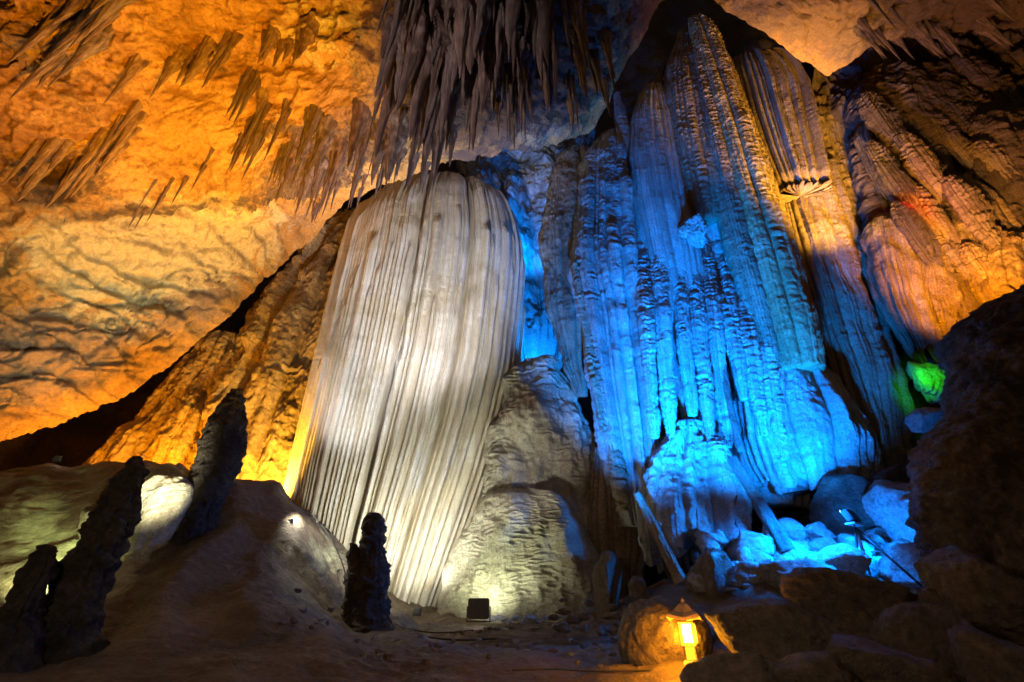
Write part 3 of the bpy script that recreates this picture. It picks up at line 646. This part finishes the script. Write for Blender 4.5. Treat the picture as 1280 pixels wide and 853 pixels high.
cluster(10, (130, 275), [(130, 132), (190, 125), (230, 118), (275, 108)], 22, (35, 70), (.12, .26), SO, 'stubby orange stalactite in the clump on the smooth ceiling', 'stubby stalactites on the smooth ceiling', .1)
cluster(6, (320, 390), [(320, 80), (355, 90), (390, 72)], 12, (25, 45), (.15, .28), SO, 'rounded orange stalactite under the crusty ceiling', 'rounded stalactites under the crusty ceiling', .05)
cluster(15, (0, 130), [(0, 130), (60, 110), (130, 40)], 90, (50, 100), (.12, .3), SD, 'grey stalactite drapery in the top left corner', 'stalactites of the top left corner', .1)
cluster(11, (712, 760), [(712, 165), (735, 170), (760, 120)], 90, (35, 80), (.08, .2), SO, 'ochre stalactite hanging between the dense mass and the blue domed column', 'ochre stalactites near the domed column', .1)
cluster(17, (1085, 1285), [(1085, 82), (1150, 74), (1285, 64)], 50, (20, 60), (.08, .24), SD, 'dark stalactite along the dim ceiling edge at the upper right', 'stalactites of the upper right ceiling', .1)
stalactite(318, 140, 22, .3, SO, 'single stubby stalactite alone on the smooth orange ceiling', None)

# ================================================================== ROCKS
import bmesh
def ico(sub):
    bm = bmesh.new(); bmesh.ops.create_icosphere(bm, subdivisions=sub, radius=1); bm.verts.ensure_lookup_table()
    V = np.array([v.co[:] for v in bm.verts]); T = np.array([[v.index for v in f.verts] for f in bm.faces]); bm.free(); return V, T
_ICO = {k: ico(k) for k in (3, 4, 5, 6)}
def boulder(x, y, wpx, hpx, Y, seed, mat, label, cat='boulder', group=None, sub=5, round_=.0, name='boulder', planes=11, tilt=None, depth=1.0, rough=1.0):
    rg = np.random.default_rng(seed + 500); V, T = _ICO[sub]
    nrm = rg.normal(size=(planes, 3)); nrm /= np.linalg.norm(nrm, axis=1)[:, None]; dist = rg.uniform(.45, .95, planes)
    if round_ > 0: dist = dist * (1 - round_) + round_
    dot = V @ nrm.T
    r = np.where(dot > .05, dist / np.maximum(dot, .05), 9)
    soft = -np.log(np.exp(-np.minimum(r, 3) * 34).sum(1) + np.exp(-34.0)) / 34
    W = V * soft[:, None]
    W *= (1 + rough * (1 - .6 * round_) * (.10 * fbm(V * 1.6 + seed, 4) + .05 * ridged(V * 3.2 + seed, 4) + .035 * fbm(V * 9 + seed, 4)))[:, None]
    lo, hi = W.min(0), W.max(0); W = (W - (lo + hi) / 2) / (hi - lo) * 2
    c = at(x, y, Y); t = Y / ray(x, y)[1]
    sx, sz = wpx / 2 * t / F, hpx / 2 * t / F
    if tilt: 
        a = R(tilt); W = W @ np.array([[math.cos(a), 0, -math.sin(a)], [0, 1, 0], [math.sin(a), 0, math.cos(a)]])
    W = W * np.array([sx, (sx + sz) / 2 * depth, sz])
    o = place(name, W + c, None, T, M[mat]); return tag(o, label, cat, group)

flow('rock_outcrop', 'massive dark foreground rock wall filling the right edge', 'rock',
     [(356, 1296, 1560), (364, 1268, 1590), (378, 1234, 1620), (402, 1206, 1640), (450, 1204, 1660), (510, 1198, 1680), (540, 1172, 1690), (556, 1156, 1700), (590, 1154, 1700), (630, 1162, 1720), (690, 1186, 1730), (740, 1204, 1740), (800, 1212, 1740), (870, 1216, 1750), (960, 1220, 1760)],
     6.3, 'dark', depth=.45, n=(420, 420), flutes=5, famp=.08, lump=.26, seed=80, rough=.09, wander=.1, smooth_rows=4)
big = [(1065, 772, 180, 112, 5.6, 'dark boulder with a blunt peak just below the tripod'),
       (985, 816, 200, 120, 5.0, 'broad dark boulder between the glowing lantern and the peaked boulder'),
       (1165, 815, 120, 110, 4.6, 'dark pointed boulder at the lower right under the rock wall'),
       (1245, 745, 130, 130, 5.0, 'large dark block leaning on the right rock wall'),
       (1100, 840, 150, 80, 4.2, 'dark boulder at the bottom edge, right of centre of the boulder pile'),
       (930, 850, 150, 60, 4.4, 'low dark boulder at the bottom edge beside the lantern'),
       (1250, 835, 110, 90, 4.0, 'dark boulder in the bottom right corner'),
       (1195, 770, 90, 80, 5.2, 'dark rounded block between the pointed boulder and the rock wall'),
       (1020, 850, 100, 60, 4.1, 'small brownish boulder at the bottom edge below the broad boulder')]
for i, (x, y, w_, h_, Y, lab) in enumerate(big):
    boulder(x, y, w_, h_, Y, i, 'boulder' if i % 2 else 'dark', lab, group='dark boulders piled at the lower right', sub=6 if i < 4 else 5)
boulder(832, 806, 118, 108, 6.1, 40, 'boulder', 'big rounded boulder glowing orange behind the lantern', round_=.55, sub=6)
boulder(797, 738, 26, 32, 9.6, 41, 'boulder', 'small pale upright stone left above the glowing round boulder', cat='stone', name='stone')
boulder(760, 735, 36, 100, 10.6, 42, 'boulder', 'upright stump of dark stone beside the rippled mound', cat='rock stump', name='rock_stump', tilt=12)
boulder(890, 720, 60, 66, 9.2, 43, 'boulder', 'brown boulder at the left end of the blue lit rubble')
bl = [(940, 685, 52, 46, 10.2, 'round blue lit boulder at the left of the rubble'), (985, 692, 44, 30, 10.0, 'small blue lit slab beside the round blue boulder'), (1022, 668, 60, 28, 10.4, 'flat blue lit slab below the apron'),
      (1050, 712, 75, 60, 9.0, 'bright blue lit boulder left of the tripod'), (1000, 725, 90, 50, 8.8, 'wide blue lit boulder at the front of the rubble'), (950, 722, 80, 40, 9.2, 'low blue lit boulder in front of the round blue boulder'),
      (1140, 650, 90, 110, 10.3, 'tall blue lit rock face right of the tripod'), (1150, 715, 90, 70, 8.8, 'blue lit rock slope under the tripod legs'), (1115, 610, 60, 50, 10.8, 'brown and blue rock at the foot of the long fluted pillar'),
      (990, 668, 34, 44, 10.3, 'spiky blue lit shard below the leaning blue slab'), (1040, 640, 80, 90, 11.3, 'dark brown rock hollow under the blue apron')]
for i, (x, y, w_, h_, Y, lab) in enumerate(bl):
    boulder(x, y, w_, h_, Y, 60 + i, 'brown' if i in (8, 10) else 'pale', lab, group='rocks of the blue lit rubble', sub=5)
boulder(868, 290, 40, 38, 10.85, 89, 'pale', 'white crystal knob under the brown middle column of the spire', cat='crystal knob', name='crystal_knob', planes=30, round_=.2, sub=6, rough=3.2)
boulder(1157, 476, 34, 62, 10.6, 90, 'pale', 'green lit rock in the gap left of the dark rock wall', cat='rock', name='rock', tilt=-20, rough=2.4)
boulder(1160, 528, 46, 30, 9.8, 91, 'pale', 'pale violet rock under the green lit rock', cat='rock', name='rock', tilt=30)
boulder(205, 602, 64, 46, 9.0, 92, 'apron', 'pale green rock knob between the two tallest stalagmites', cat='rock', name='rock', round_=.3)
flow('flowstone_ridge', 'greenish flowstone ridge running down the left mound, right of the long leaning stalagmite', 'flowstone mound',
     [(600, 196, 232), (612, 184, 240), (640, 166, 232), (670, 148, 218), (700, 134, 200), (730, 124, 184), (760, 118, 170), (790, 116, 165)],
     8.4, 'apron', depth=.7, n=(220, 240), flutes=3, famp=.05, lump=.16, ripple=(.02, 6), stag=0, seed=95)
boulder(120, 645, 30, 40, 8.2, 93, 'dark', 'dark rock lump on the left mound behind the long leaning stalagmite', cat='rock', name='rock')
for i in range(16):   # small stones lying at the foot of the mound
    x = 612 + i * 6.5 + random.uniform(-3, 3); y = 772 + random.uniform(-2, 5)
    boulder(x, y, random.uniform(6, 12), random.uniform(4, 7), 10.4, 120 + i, 'pale', 'small broken stone lying at the foot of the greenish rippled mound', cat='stone', name='stone', group='small stones along the mound foot', sub=3)
for i in range(40):
    x = random.uniform(900, 1180); y = random.uniform(690, 738); Y = 9.1 + (738 - y) * .03
    boulder(x, y, random.uniform(7, 18), random.uniform(5, 12), Y - .3, 160 + i, 'pale', 'small blue lit stone scattered among the rubble near the tripod', cat='stone', name='stone', group='small stones of the blue lit rubble', sub=3)
for i in range(26):
    x = random.uniform(690, 800); y = random.uniform(750, 790); 
    boulder(x, y, random.uniform(7, 20), random.uniform(5, 12), 9.5 - (y - 750) * .03, 220 + i, 'boulder', 'small brown stone on the mud between the mound and the glowing boulder', cat='stone', name='stone', group='small brown stones on the mud', sub=3)

for i in range(52):
    x = random.uniform(880, 1185); y = random.uniform(668, 750)
    boulder(x, y, random.uniform(20, 42), random.uniform(16, 30), 9.0 + (738 - y) * .022, 300 + i, 'pale', 'angular blue lit rock lying in the rubble around the tripod', cat='rock', name='rock', group='angular rocks of the blue lit rubble', sub=4, planes=9)
for i in range(70):
    x = random.uniform(300, 790); y = random.uniform(772, 850); Yd = np.interp(y, [770, 800, 853], [10.6, 8.7, 5.5])
    p = at(x, y, Yd); p[2] = floorZ(p[0], p[1]) + .09; q = project(p)
    k = 8.0 / Yd
    boulder(float(q[0]), float(q[1]), random.uniform(4, 11) * k, random.uniform(3, 7) * k, Yd, 700 + i, 'boulder' if i % 3 else 'pale', 'pebble lying loose on the mud floor in front of the white column', cat='pebble', name='pebble', group='pebbles on the mud floor', sub=3)
# leaning broken shafts
def shaft(name, label, a, b, rad, mat, seed, sides=9, cat='broken shaft'):
    a, b = np.array(a), np.array(b); d = b - a; L = np.linalg.norm(d); d /= L
    u = np.cross(d, [0, 1, 0]); u /= np.linalg.norm(u); w = np.cross(d, u)
    nv, nu = 90, 40; v = np.linspace(0, 1, nv)[:, None]; t = np.linspace(0, 2 * math.pi, nu, endpoint=False)[None]
    ang = np.round(t / (2 * math.pi) * sides) / sides * 2 * math.pi
    r = rad * (1 + .06 * np.cos((t - ang) * sides)) * (.85 + .3 * v) * (1 + .22 * perlin(np.stack([np.cos(t) * 1.5 + 0 * v, np.sin(t) * 1.5 + 0 * v, v * 7 + seed + 0 * t], -1)) + .07 * perlin(np.stack([np.cos(t) * 5 + 0 * v, np.sin(t) * 5 + 0 * v, v * 9 + seed + 0 * t], -1)))
    P = a + (v * L)[..., None] * d + (r * np.cos(t))[..., None] * u + (r * np.sin(t))[..., None] * w
    jag = (.12 * perlin(np.stack([np.cos(t[0]) * 2, np.sin(t[0]) * 2, t[0] * 0 + seed], -1)))[:, None] * d
    P[0] += jag
    V = np.concatenate([P.reshape(-1, 3), [a + d * .03, b]]); j = np.arange(nu)
    tri = np.concatenate([np.stack([np.full(nu, nv * nu), (j + 1) % nu, j], -1), np.stack([np.full(nu, nv * nu + 1), (nv - 1) * nu + j, (nv - 1) * nu + (j + 1) % nu], -1)])
    return tag(place(name, V, grid_quads(nv, nu, True), tri, M[mat]), label, cat)
shaft('fallen_stalactite', 'broken stone shaft leaning in front of the bell mound', at(797, 617, 10.6), at(852, 730, 9.9), .1, 'tan', 3)
shaft('stone_slab', 'dark blue slab shaft leaning against the spire foot above the rubble', at(915, 572, 10.35), at(985, 690, 9.9), .13, 'brown', 5, 5, 'leaning slab')
shaft('stone_slab', 'narrow blue splinter standing behind the leaning slab', at(906, 478, 10.6), at(926, 565, 10.4), .08, 'brown', 8, 5, 'leaning slab')

# ================================================================== EQUIPMENT
def boxm(c, s, rot=None, bev=.0):
    bm = bmesh.new(); bmesh.ops.create_cube(bm, size=1)
    for v in bm.verts: v.co = (v.co.x * s[0], v.co.y * s[1], v.co.z * s[2])
    if bev: bmesh.ops.bevel(bm, geom=bm.edges[:], offset=bev, segments=2, affect='EDGES')
    from mathutils import Euler, Vector
    if rot: bmesh.ops.rotate(bm, verts=bm.verts, cent=(0, 0, 0), matrix=Euler(rot).to_matrix())
    bmesh.ops.translate(bm, verts=bm.verts, vec=c)
    return bm
def tubem(pts, r, seg=10):
    bm = bmesh.new(); from mathutils import Vector
    pts = [Vector(p) for p in pts]
    rings = []
    for i, p in enumerate(pts):
        d = (pts[min(i + 1, len(pts) - 1)] - pts[max(i - 1, 0)]).normalized()
        u = d.cross(Vector((0, 0, 1)) if abs(d.z) < .95 else Vector((1, 0, 0))).normalized(); w = d.cross(u)
        rings.append([bm.verts.new(p + r * (math.cos(2 * math.pi * k / seg) * u + math.sin(2 * math.pi * k / seg) * w)) for k in range(seg)])
    for a, b in zip(rings, rings[1:]):
        for k in range(seg): bm.faces.new((a[k], a[(k + 1) % seg], b[(k + 1) % seg], b[k]))
    bm.faces.new(rings[0][::-1]); bm.faces.new(rings[-1])
    for f in bm.faces: f.smooth = True
    return bm
def part(name, bm, mat, parent):
    me = bpy.data.meshes.new(name); bm.normal_update(); bm.to_mesh(me); bm.free(); return link(name, me, mat, parent)
def joinbm(*bms):
    out = bmesh.new()
    for b in bms:
        me = bpy.data.meshes.new('tmp'); b.to_mesh(me); b.free(); out.from_mesh(me); bpy.data.meshes.remove(me)
    return out

def floodlight(px, py, Y, s, rz, label, lens, pitch=35, group=None):
    p = at(px, py, Y); p[2] = min(p[2], floorZ(p[0], p[1]) + .05) if False else p[2]
    e = empty('floodlight', p, label, 'floodlight', group, rz)
    h = part('lamp_housing', boxm((0, 0, s * .55), (s, s * .45, s * .85), (R(-pitch * 0), 0, 0), s * .04), M['black'], e)
    part('lens', boxm((0, s * .24, s * .58), (s * .82, .012, s * .66)), lens, h)
    part('bracket', joinbm(boxm((-s * .54, 0, s * .32), (.02, s * .12, s * .64)), boxm((s * .54, 0, s * .32), (.02, s * .12, s * .64)), boxm((0, 0, .012), (s * 1.1, s * .3, .024))), M['black'], e)
    fins = [boxm((-s * .4 + k * s * .1, -s * .25, s * .55), (.012, s * .06, s * .7)) for k in range(9)]
    part('cooling_fin', joinbm(*fins), M['black'], h)
    return e
wlens = glow('white_lamp_glass', (1, .95, .85), 12)
floodlight(598, 778, 10.0, .4, 0, 'black floodlight box on the ground before the greenish rippled mound', wlens)
fl2 = floodlight(46, 775, 6.9, .24, R(20), 'small black floodlight between the two stalagmites at the lower left', wlens)
floodlight(521, 770, 11.0, .14, R(-10), 'tiny white floodlight at the foot of the white column', wlens)
floodlight(362, 657, 9.6, .12, R(-30), 'small white lamp on the mound left of the white column', wlens)
floodlight(70, 577, 9.5, .12, R(10), 'small lamp at the crest of the left mound', wlens)

def tripod():
    base = at(1092, 722, 8.9); top = at(1087, 655, 8.9)
    h = top[2] - base[2]
    e = empty('tripod_floodlight', base, 'floodlight on a black tripod among the blue lit rubble', 'tripod lamp')
    hd = part('lamp_head', boxm((0, 0, h + .13), (.34, .12, .22), (R(-20), 0, R(35)), .015), M['black'], e)
    bl_ = glow('blue_lamp_glass', (.25, .6, 1), 5)
    part('lens', boxm((-.038, .055, h + .15), (.29, .012, .17), (R(-20), 0, R(35))), bl_, hd)
    part('tray', boxm((.02, 0, h - .01), (.42, .16, .03), (0, 0, R(35))), M['steel'], e)
    part('post', tubem([(0, 0, .42 * h), (0, 0, h)], .022), M['steel'], e)
    for ang, ln in ((200, .42), (320, .62), (60, .5)):
        a = R(ang); l = part('leg', tubem([(0, 0, h * .93), (math.cos(a) * ln, math.sin(a) * ln, -.18)], .02), M['black'], e)
        part('brace', tubem([(0, 0, .5 * h), (math.cos(a) * ln * .5, math.sin(a) * ln * .5, .42 * h)], .012), M['steel'], l)
        part('foot', boxm((math.cos(a) * ln, math.sin(a) * ln, -.18), (.05, .05, .04), None, .008), M['black'], l)
    return e, base, h
trip, tb, th = tripod()

def _late_cables():
    cable('cable', 'thin cable running over the mud from the black floodlight box', [(592, 782, 9.9), (572, 789, 9.7), (540, 792, 9.5), (505, 790, 9.5)], .012)
    cable('cable', 'thin cable running from the lantern over the mud to the left', [(850, 838, 5.5), (800, 842, 5.6), (740, 846, 5.7), (690, 842, 5.9), (640, 846, 5.8)], .008)
def lantern():
    b = at(868, 836, 5.5); e = empty('stone_lantern', b, 'glowing yellow stone lantern with a flared roof beside the round boulder', 'lantern', rz=R(-28))
    e.scale = (.74, .74, .84)
    part('plinth', boxm((0, 0, .04), (.22, .22, .08), None, .012), M['lstone'], e)
    part('post', boxm((0, 0, .15), (.13, .13, .15), None, .01), M['lstone'], e)
    part('light_tray', boxm((0, 0, .235), (.2, .2, .03), None, .008), M['lstone'], e)
    fr = joinbm(*[boxm((sx * .08, sy * .08, .35), (.03, .03, .2)) for sx in (-1, 1) for sy in (-1, 1)], boxm((0, 0, .455), (.2, .2, .02)))
    f = part('light_box', fr, M['lstone'], e)
    part('pane', boxm((0, 0, .35), (.135, .135, .19)), glow('lantern_glass', (1, .38, .012), 120), f)
    bm = bmesh.new(); rings = []
    for (r, z) in ((.2, .49), (.22, .475), (.2, .51), (.13, .56), (.06, .64), (.02, .67)):
        ring = []
        for k in range(16):
            a = k / 16 * 2 * math.pi; m = max(abs(math.cos(a)), abs(math.sin(a))); corner = (abs(math.cos(a)) * abs(math.sin(a)) * 2) ** 3
            ring.append(bm.verts.new((r * math.cos(a) / m, r * math.sin(a) / m, z + .04 * corner * (r / .2))))
        rings.append(ring)
    for a_, b_ in zip(rings, rings[1:]):
        for k in range(16): bm.faces.new((a_[k], a_[(k + 1) % 16], b_[(k + 1) % 16], b_[k]))
    bm.faces.new(rings[0][::-1]); bm.faces.new(rings[-1])
    rf = part('roof', bm, M['lroof'], e)
    part('finial', boxm((0, 0, .69), (.05, .05, .06), None, .015), M['lroof'], rf)
    return b
lb = lantern()

def cable(name, label, pts, r=.014):
    w = []
    for (px, py, Y) in pts:
        p = at(px, py, Y); p[2] = floorZ(p[0], p[1]) + .06; w.append(p)
    w = np.array(w); tt = np.linspace(0, len(w) - 1, len(w) * 12); q = np.stack([np.interp(tt, np.arange(len(w)), w[:, k]) for k in range(3)], -1)
    k = np.ones(9) / 9
    for c in range(3): q[4:-4, c] = np.convolve(q[:, c], k, 'valid')
    q[:, 2] = floorZ(q[:, 0], q[:, 1]) + .05
    me_b = tubem([tuple(x - q[0]) for x in q], r, 8); me = bpy.data.meshes.new(name); me_b.to_mesh(me); me_b.free()
    tag(link(name, me, M['cable'], None, tuple(q[0])), label, 'cable')
cable('cable', 'dark cable trailing over the mud from the stalagmite before the white column', [(480, 770, 9.6), (495, 785, 9.2), (530, 798, 8.8), (580, 800, 8.6), (640, 796, 8.9)])
cable('cable', 'dark cable lying along the mound beside the white column', [(380, 655, 10.2), (405, 680, 10.2), (430, 705, 10.0), (445, 745, 9.6)])

_late_cables()
# ================================================================== LIGHTS
from mathutils import Vector
def spot(name, pos, aim, color, power, size=90, blend=.6, rad=.15):
    pos = np.array(pos, float)
    if pos[1] > 3: pos[2] = max(pos[2], float(floorZ(pos[0], pos[1])) + .32)   # lamps stand clear of the mud
    l = bpy.data.lights.new(name, 'SPOT'); l.energy = power; l.color = color; l.spot_size = R(size); l.spot_blend = blend; l.shadow_soft_size = rad
    o = bpy.data.objects.new(name, l); COL.objects.link(o); o.location = tuple(pos)
    o.rotation_euler = (Vector(tuple(aim)) - Vector(tuple(pos))).to_track_quat('-Z', 'Y').to_euler(); return o
def point(name, pos, color, power, rad=.1):
    l = bpy.data.lights.new(name, 'POINT'); l.energy = power; l.color = color; l.shadow_soft_size = rad
    o = bpy.data.objects.new(name, l); COL.objects.link(o); o.location = tuple(pos); return o
OR = (1, .33, .003); AM = (1, .5, .05); WH = (1, .93, .82); BL = (0, .215, 1)
def gl(px, Y, h):
    """a lamp standing h metres above the mud"""
    X = (px - CX) / F * Y * 1.0
    return np.array([X, Y, float(floorZ(X, Y)) + h])
# white floodlights on the great column
spot('lamp_white', gl(560, 7.6, .7), at(528, 240, 12.4), (.95, .94, 1), 9500, 50, 1)
spot('lamp_white', gl(515, 9.5, .4), at(480, 580, 12.5), (.98, 1, .8), 850, 120, .9)
spot('lamp_white', at(362, 640, 9.7), at(500, 330, 12.5), (.88, .92, 1), 1700, 76, 1)
spot('lamp_white', at(368, 640, 9.6), at(405, 690, 10), (1, .97, .8), 110, 150, .9)
spot('lamp_white', at(521, 764, 11.0), at(540, 560, 12.8), (1, .95, .8), 260, 120, .7, .05)
# floodlight box before the mound
spot('lamp_mound', at(600, 762, 10.3), at(618, 650, 11.6), (.95, 1, .66), 250, 140, .9)
spot('lamp_white', gl(560, 7.2, .3), at(665, 575, 12), (1, .93, .85), 900, 28, .95)  # added unseen white fill for the shoulder, apart from the box
# left floodlight
spot('lamp_left', at(48, 752, 7.0), at(74, 700, 8.3), (.85, 1, .42), 560, 90, .8)
# orange floods
spot('lamp_orange', (-2.6, 3.2, .9), at(215, 110, 6.8), OR, 19000, 52, .9)
spot('lamp_orange', gl(380, 7.6, .4), at(300, 60, 6.8), AM, 7000, 50, .9)
spot('lamp_orange', gl(200, 11.3, .5), at(370, 30, 6), AM, 4200, 80, .8)
spot('lamp_orange', gl(60, 11.8, .4), at(100, 480, 12.5), OR, 260, 130, .8)
spot('lamp_orange', gl(260, 12.3, .5), at(290, 395, 13), OR, 380, 120, .8)
spot('lamp_amber', gl(330, 12.2, .5), at(330, 480, 14), AM, 3000, 140, .6)
spot('lamp_amber', gl(170, 12.4, .5), at(180, 520, 14), OR, 1300, 130, .6)
spot('lamp_wall', gl(250, 6.8, .4), at(130, 360, 11), (1, .9, .58), 3600, 46, .95)
spot('lamp_cool', gl(330, 7.0, .4), at(20, 40, 5.5), (.62, .66, 1), 1100, 26, .9)
# soft fills added out of view, no real lamps
spot('added_fill', (-4.2, -2.0, 1.0), at(580, 120, 6.9), (1, .76, .7), 5200, 26, .9)
spot('added_fill', (-.8, 1.5, 2.6), (3.6, 6, 1.2), (1, .74, .5), 150, 90, .9)
spot('added_fill', (-3.5, -1.5, 3.0), (-3.5, 6, 1.5), (1, .8, .58), 240, 110, .9)
spot('added_fill', (1.2, -2.5, 1.0), at(880, 130, 11.5), (1, .66, .36), 2600, 20, .95)
spot('added_fill', at(1215, 366, 8.0), at(1200, 190, 10.5), OR, 3600, 84, .9)  # added orange fill brightening the right wall draperies
spot('added_fill', at(1262, 360, 7.6), at(1215, 70, 9.5), (1, .5, .16), 2600, 80, .95)  # added fill lifting the black patch at the upper right
# blue floods
tl = np.array([tb[0] - .1, tb[1] + .2, tb[2] + th + .15])
spot('lamp_blue', tl, at(870, 400, 12), BL, 3000, 100, .6)
spot('lamp_blue', tl, at(960, 692, 9.6), BL, 1500, 90, .6)
spot('lamp_blue', at(800, 745, 8.4), at(790, 425, 11.5), BL, 18000, 54, .9)
spot('lamp_blue', at(905, 715, 8.4), at(885, 425, 11.5), BL, 17000, 54, .9)
spot('lamp_blue', at(1030, 690, 8.6), at(985, 440, 11.5), BL, 6500, 60, .9)
spot('lamp_blue', at(1000, 600, 8.6), at(1010, 720, 9.6), (0, .19, 1), 2100, 110, .6)
spot('lamp_blue', at(1078, 690, 9.5), at(1150, 655, 10.2), (0, .19, 1), 700, 120, .8)
spot('lamp_blue', at(672, 470, 13.8), at(645, 250, 15.4), BL, 2600, 120, .8)
spot('lamp_blue', at(668, 330, 13.6), at(640, 215, 15.4), BL, 2200, 120, .9)
# unseen amber lamps, added by the outcrop and in mid-air on the right
spot('lamp_amber', at(1215, 366, 8.0), at(950, 160, 11.4), AM, 9000, 46, .8)
spot('lamp_amber', at(1122, 312, 9.3), at(955, 165, 11.4), AM, 5600, 74, .9)
spot('lamp_amber', at(1200, 400, 9.2), at(1235, 280, 10.4), OR, 900, 110, .7)
spot('lamp_amber', at(1120, 250, 8.6), at(960, 15, 7.3), OR, 2600, 60, .9)
point('lamp_red', at(1138, 255, 10.0), (1, .01, .005), 60, .4)
spot('lamp_green', at(1136, 462, 9.9), at(1157, 478, 10.6), (.02, 1, .02), 160, 62, .6)
# point fills added outside the lantern, spreading its glow


point('lantern_fill', at(838, 800, 5.3), (1, .34, .01), 44, .08)
point('lantern_fill', at(872, 806, 5.05), (1, .42, .02), 5, .06)
# ================================================================== WORLD, CAMERA, RENDER
w = bpy.data.worlds.new('World'); SC.world = w; w.use_nodes = True
nt = w.node_tree; bg = nt.nodes['Background']; sky = nt.nodes.new('ShaderNodeTexSky'); sky.sky_type = 'NISHITA'; sky.sun_disc = False
sky.sun_elevation = R(4); sky.sun_rotation = R(180); nt.links.new(sky.outputs[0], bg.inputs[0]); bg.inputs[1].default_value = .012
cam = bpy.data.cameras.new('camera'); co = bpy.data.objects.new('camera', cam); COL.objects.link(co)
cam.sensor_width = 36; cam.lens = F / 1280 * 36; cam.clip_end = 500; cam.clip_start = .05
co.location = tuple(EYE); co.rotation_euler = (R(90) + PITCH, 0, 0); SC.camera = co
SC.render.engine = 'CYCLES'
cy = SC.cycles; cy.use_denoising = True; cy.max_bounces = 5; cy.diffuse_bounces = 3; cy.glossy_bounces = 2; cy.sample_clamp_indirect = 4; cy.use_light_tree = True
try: cy.denoiser = 'OPENIMAGEDENOISE'
except Exception: pass
vs = SC.view_settings; vs.view_transform = 'Standard'; vs.look = 'None'; vs.exposure = .1; vs.gamma = 1; vs.use_curve_mapping = False
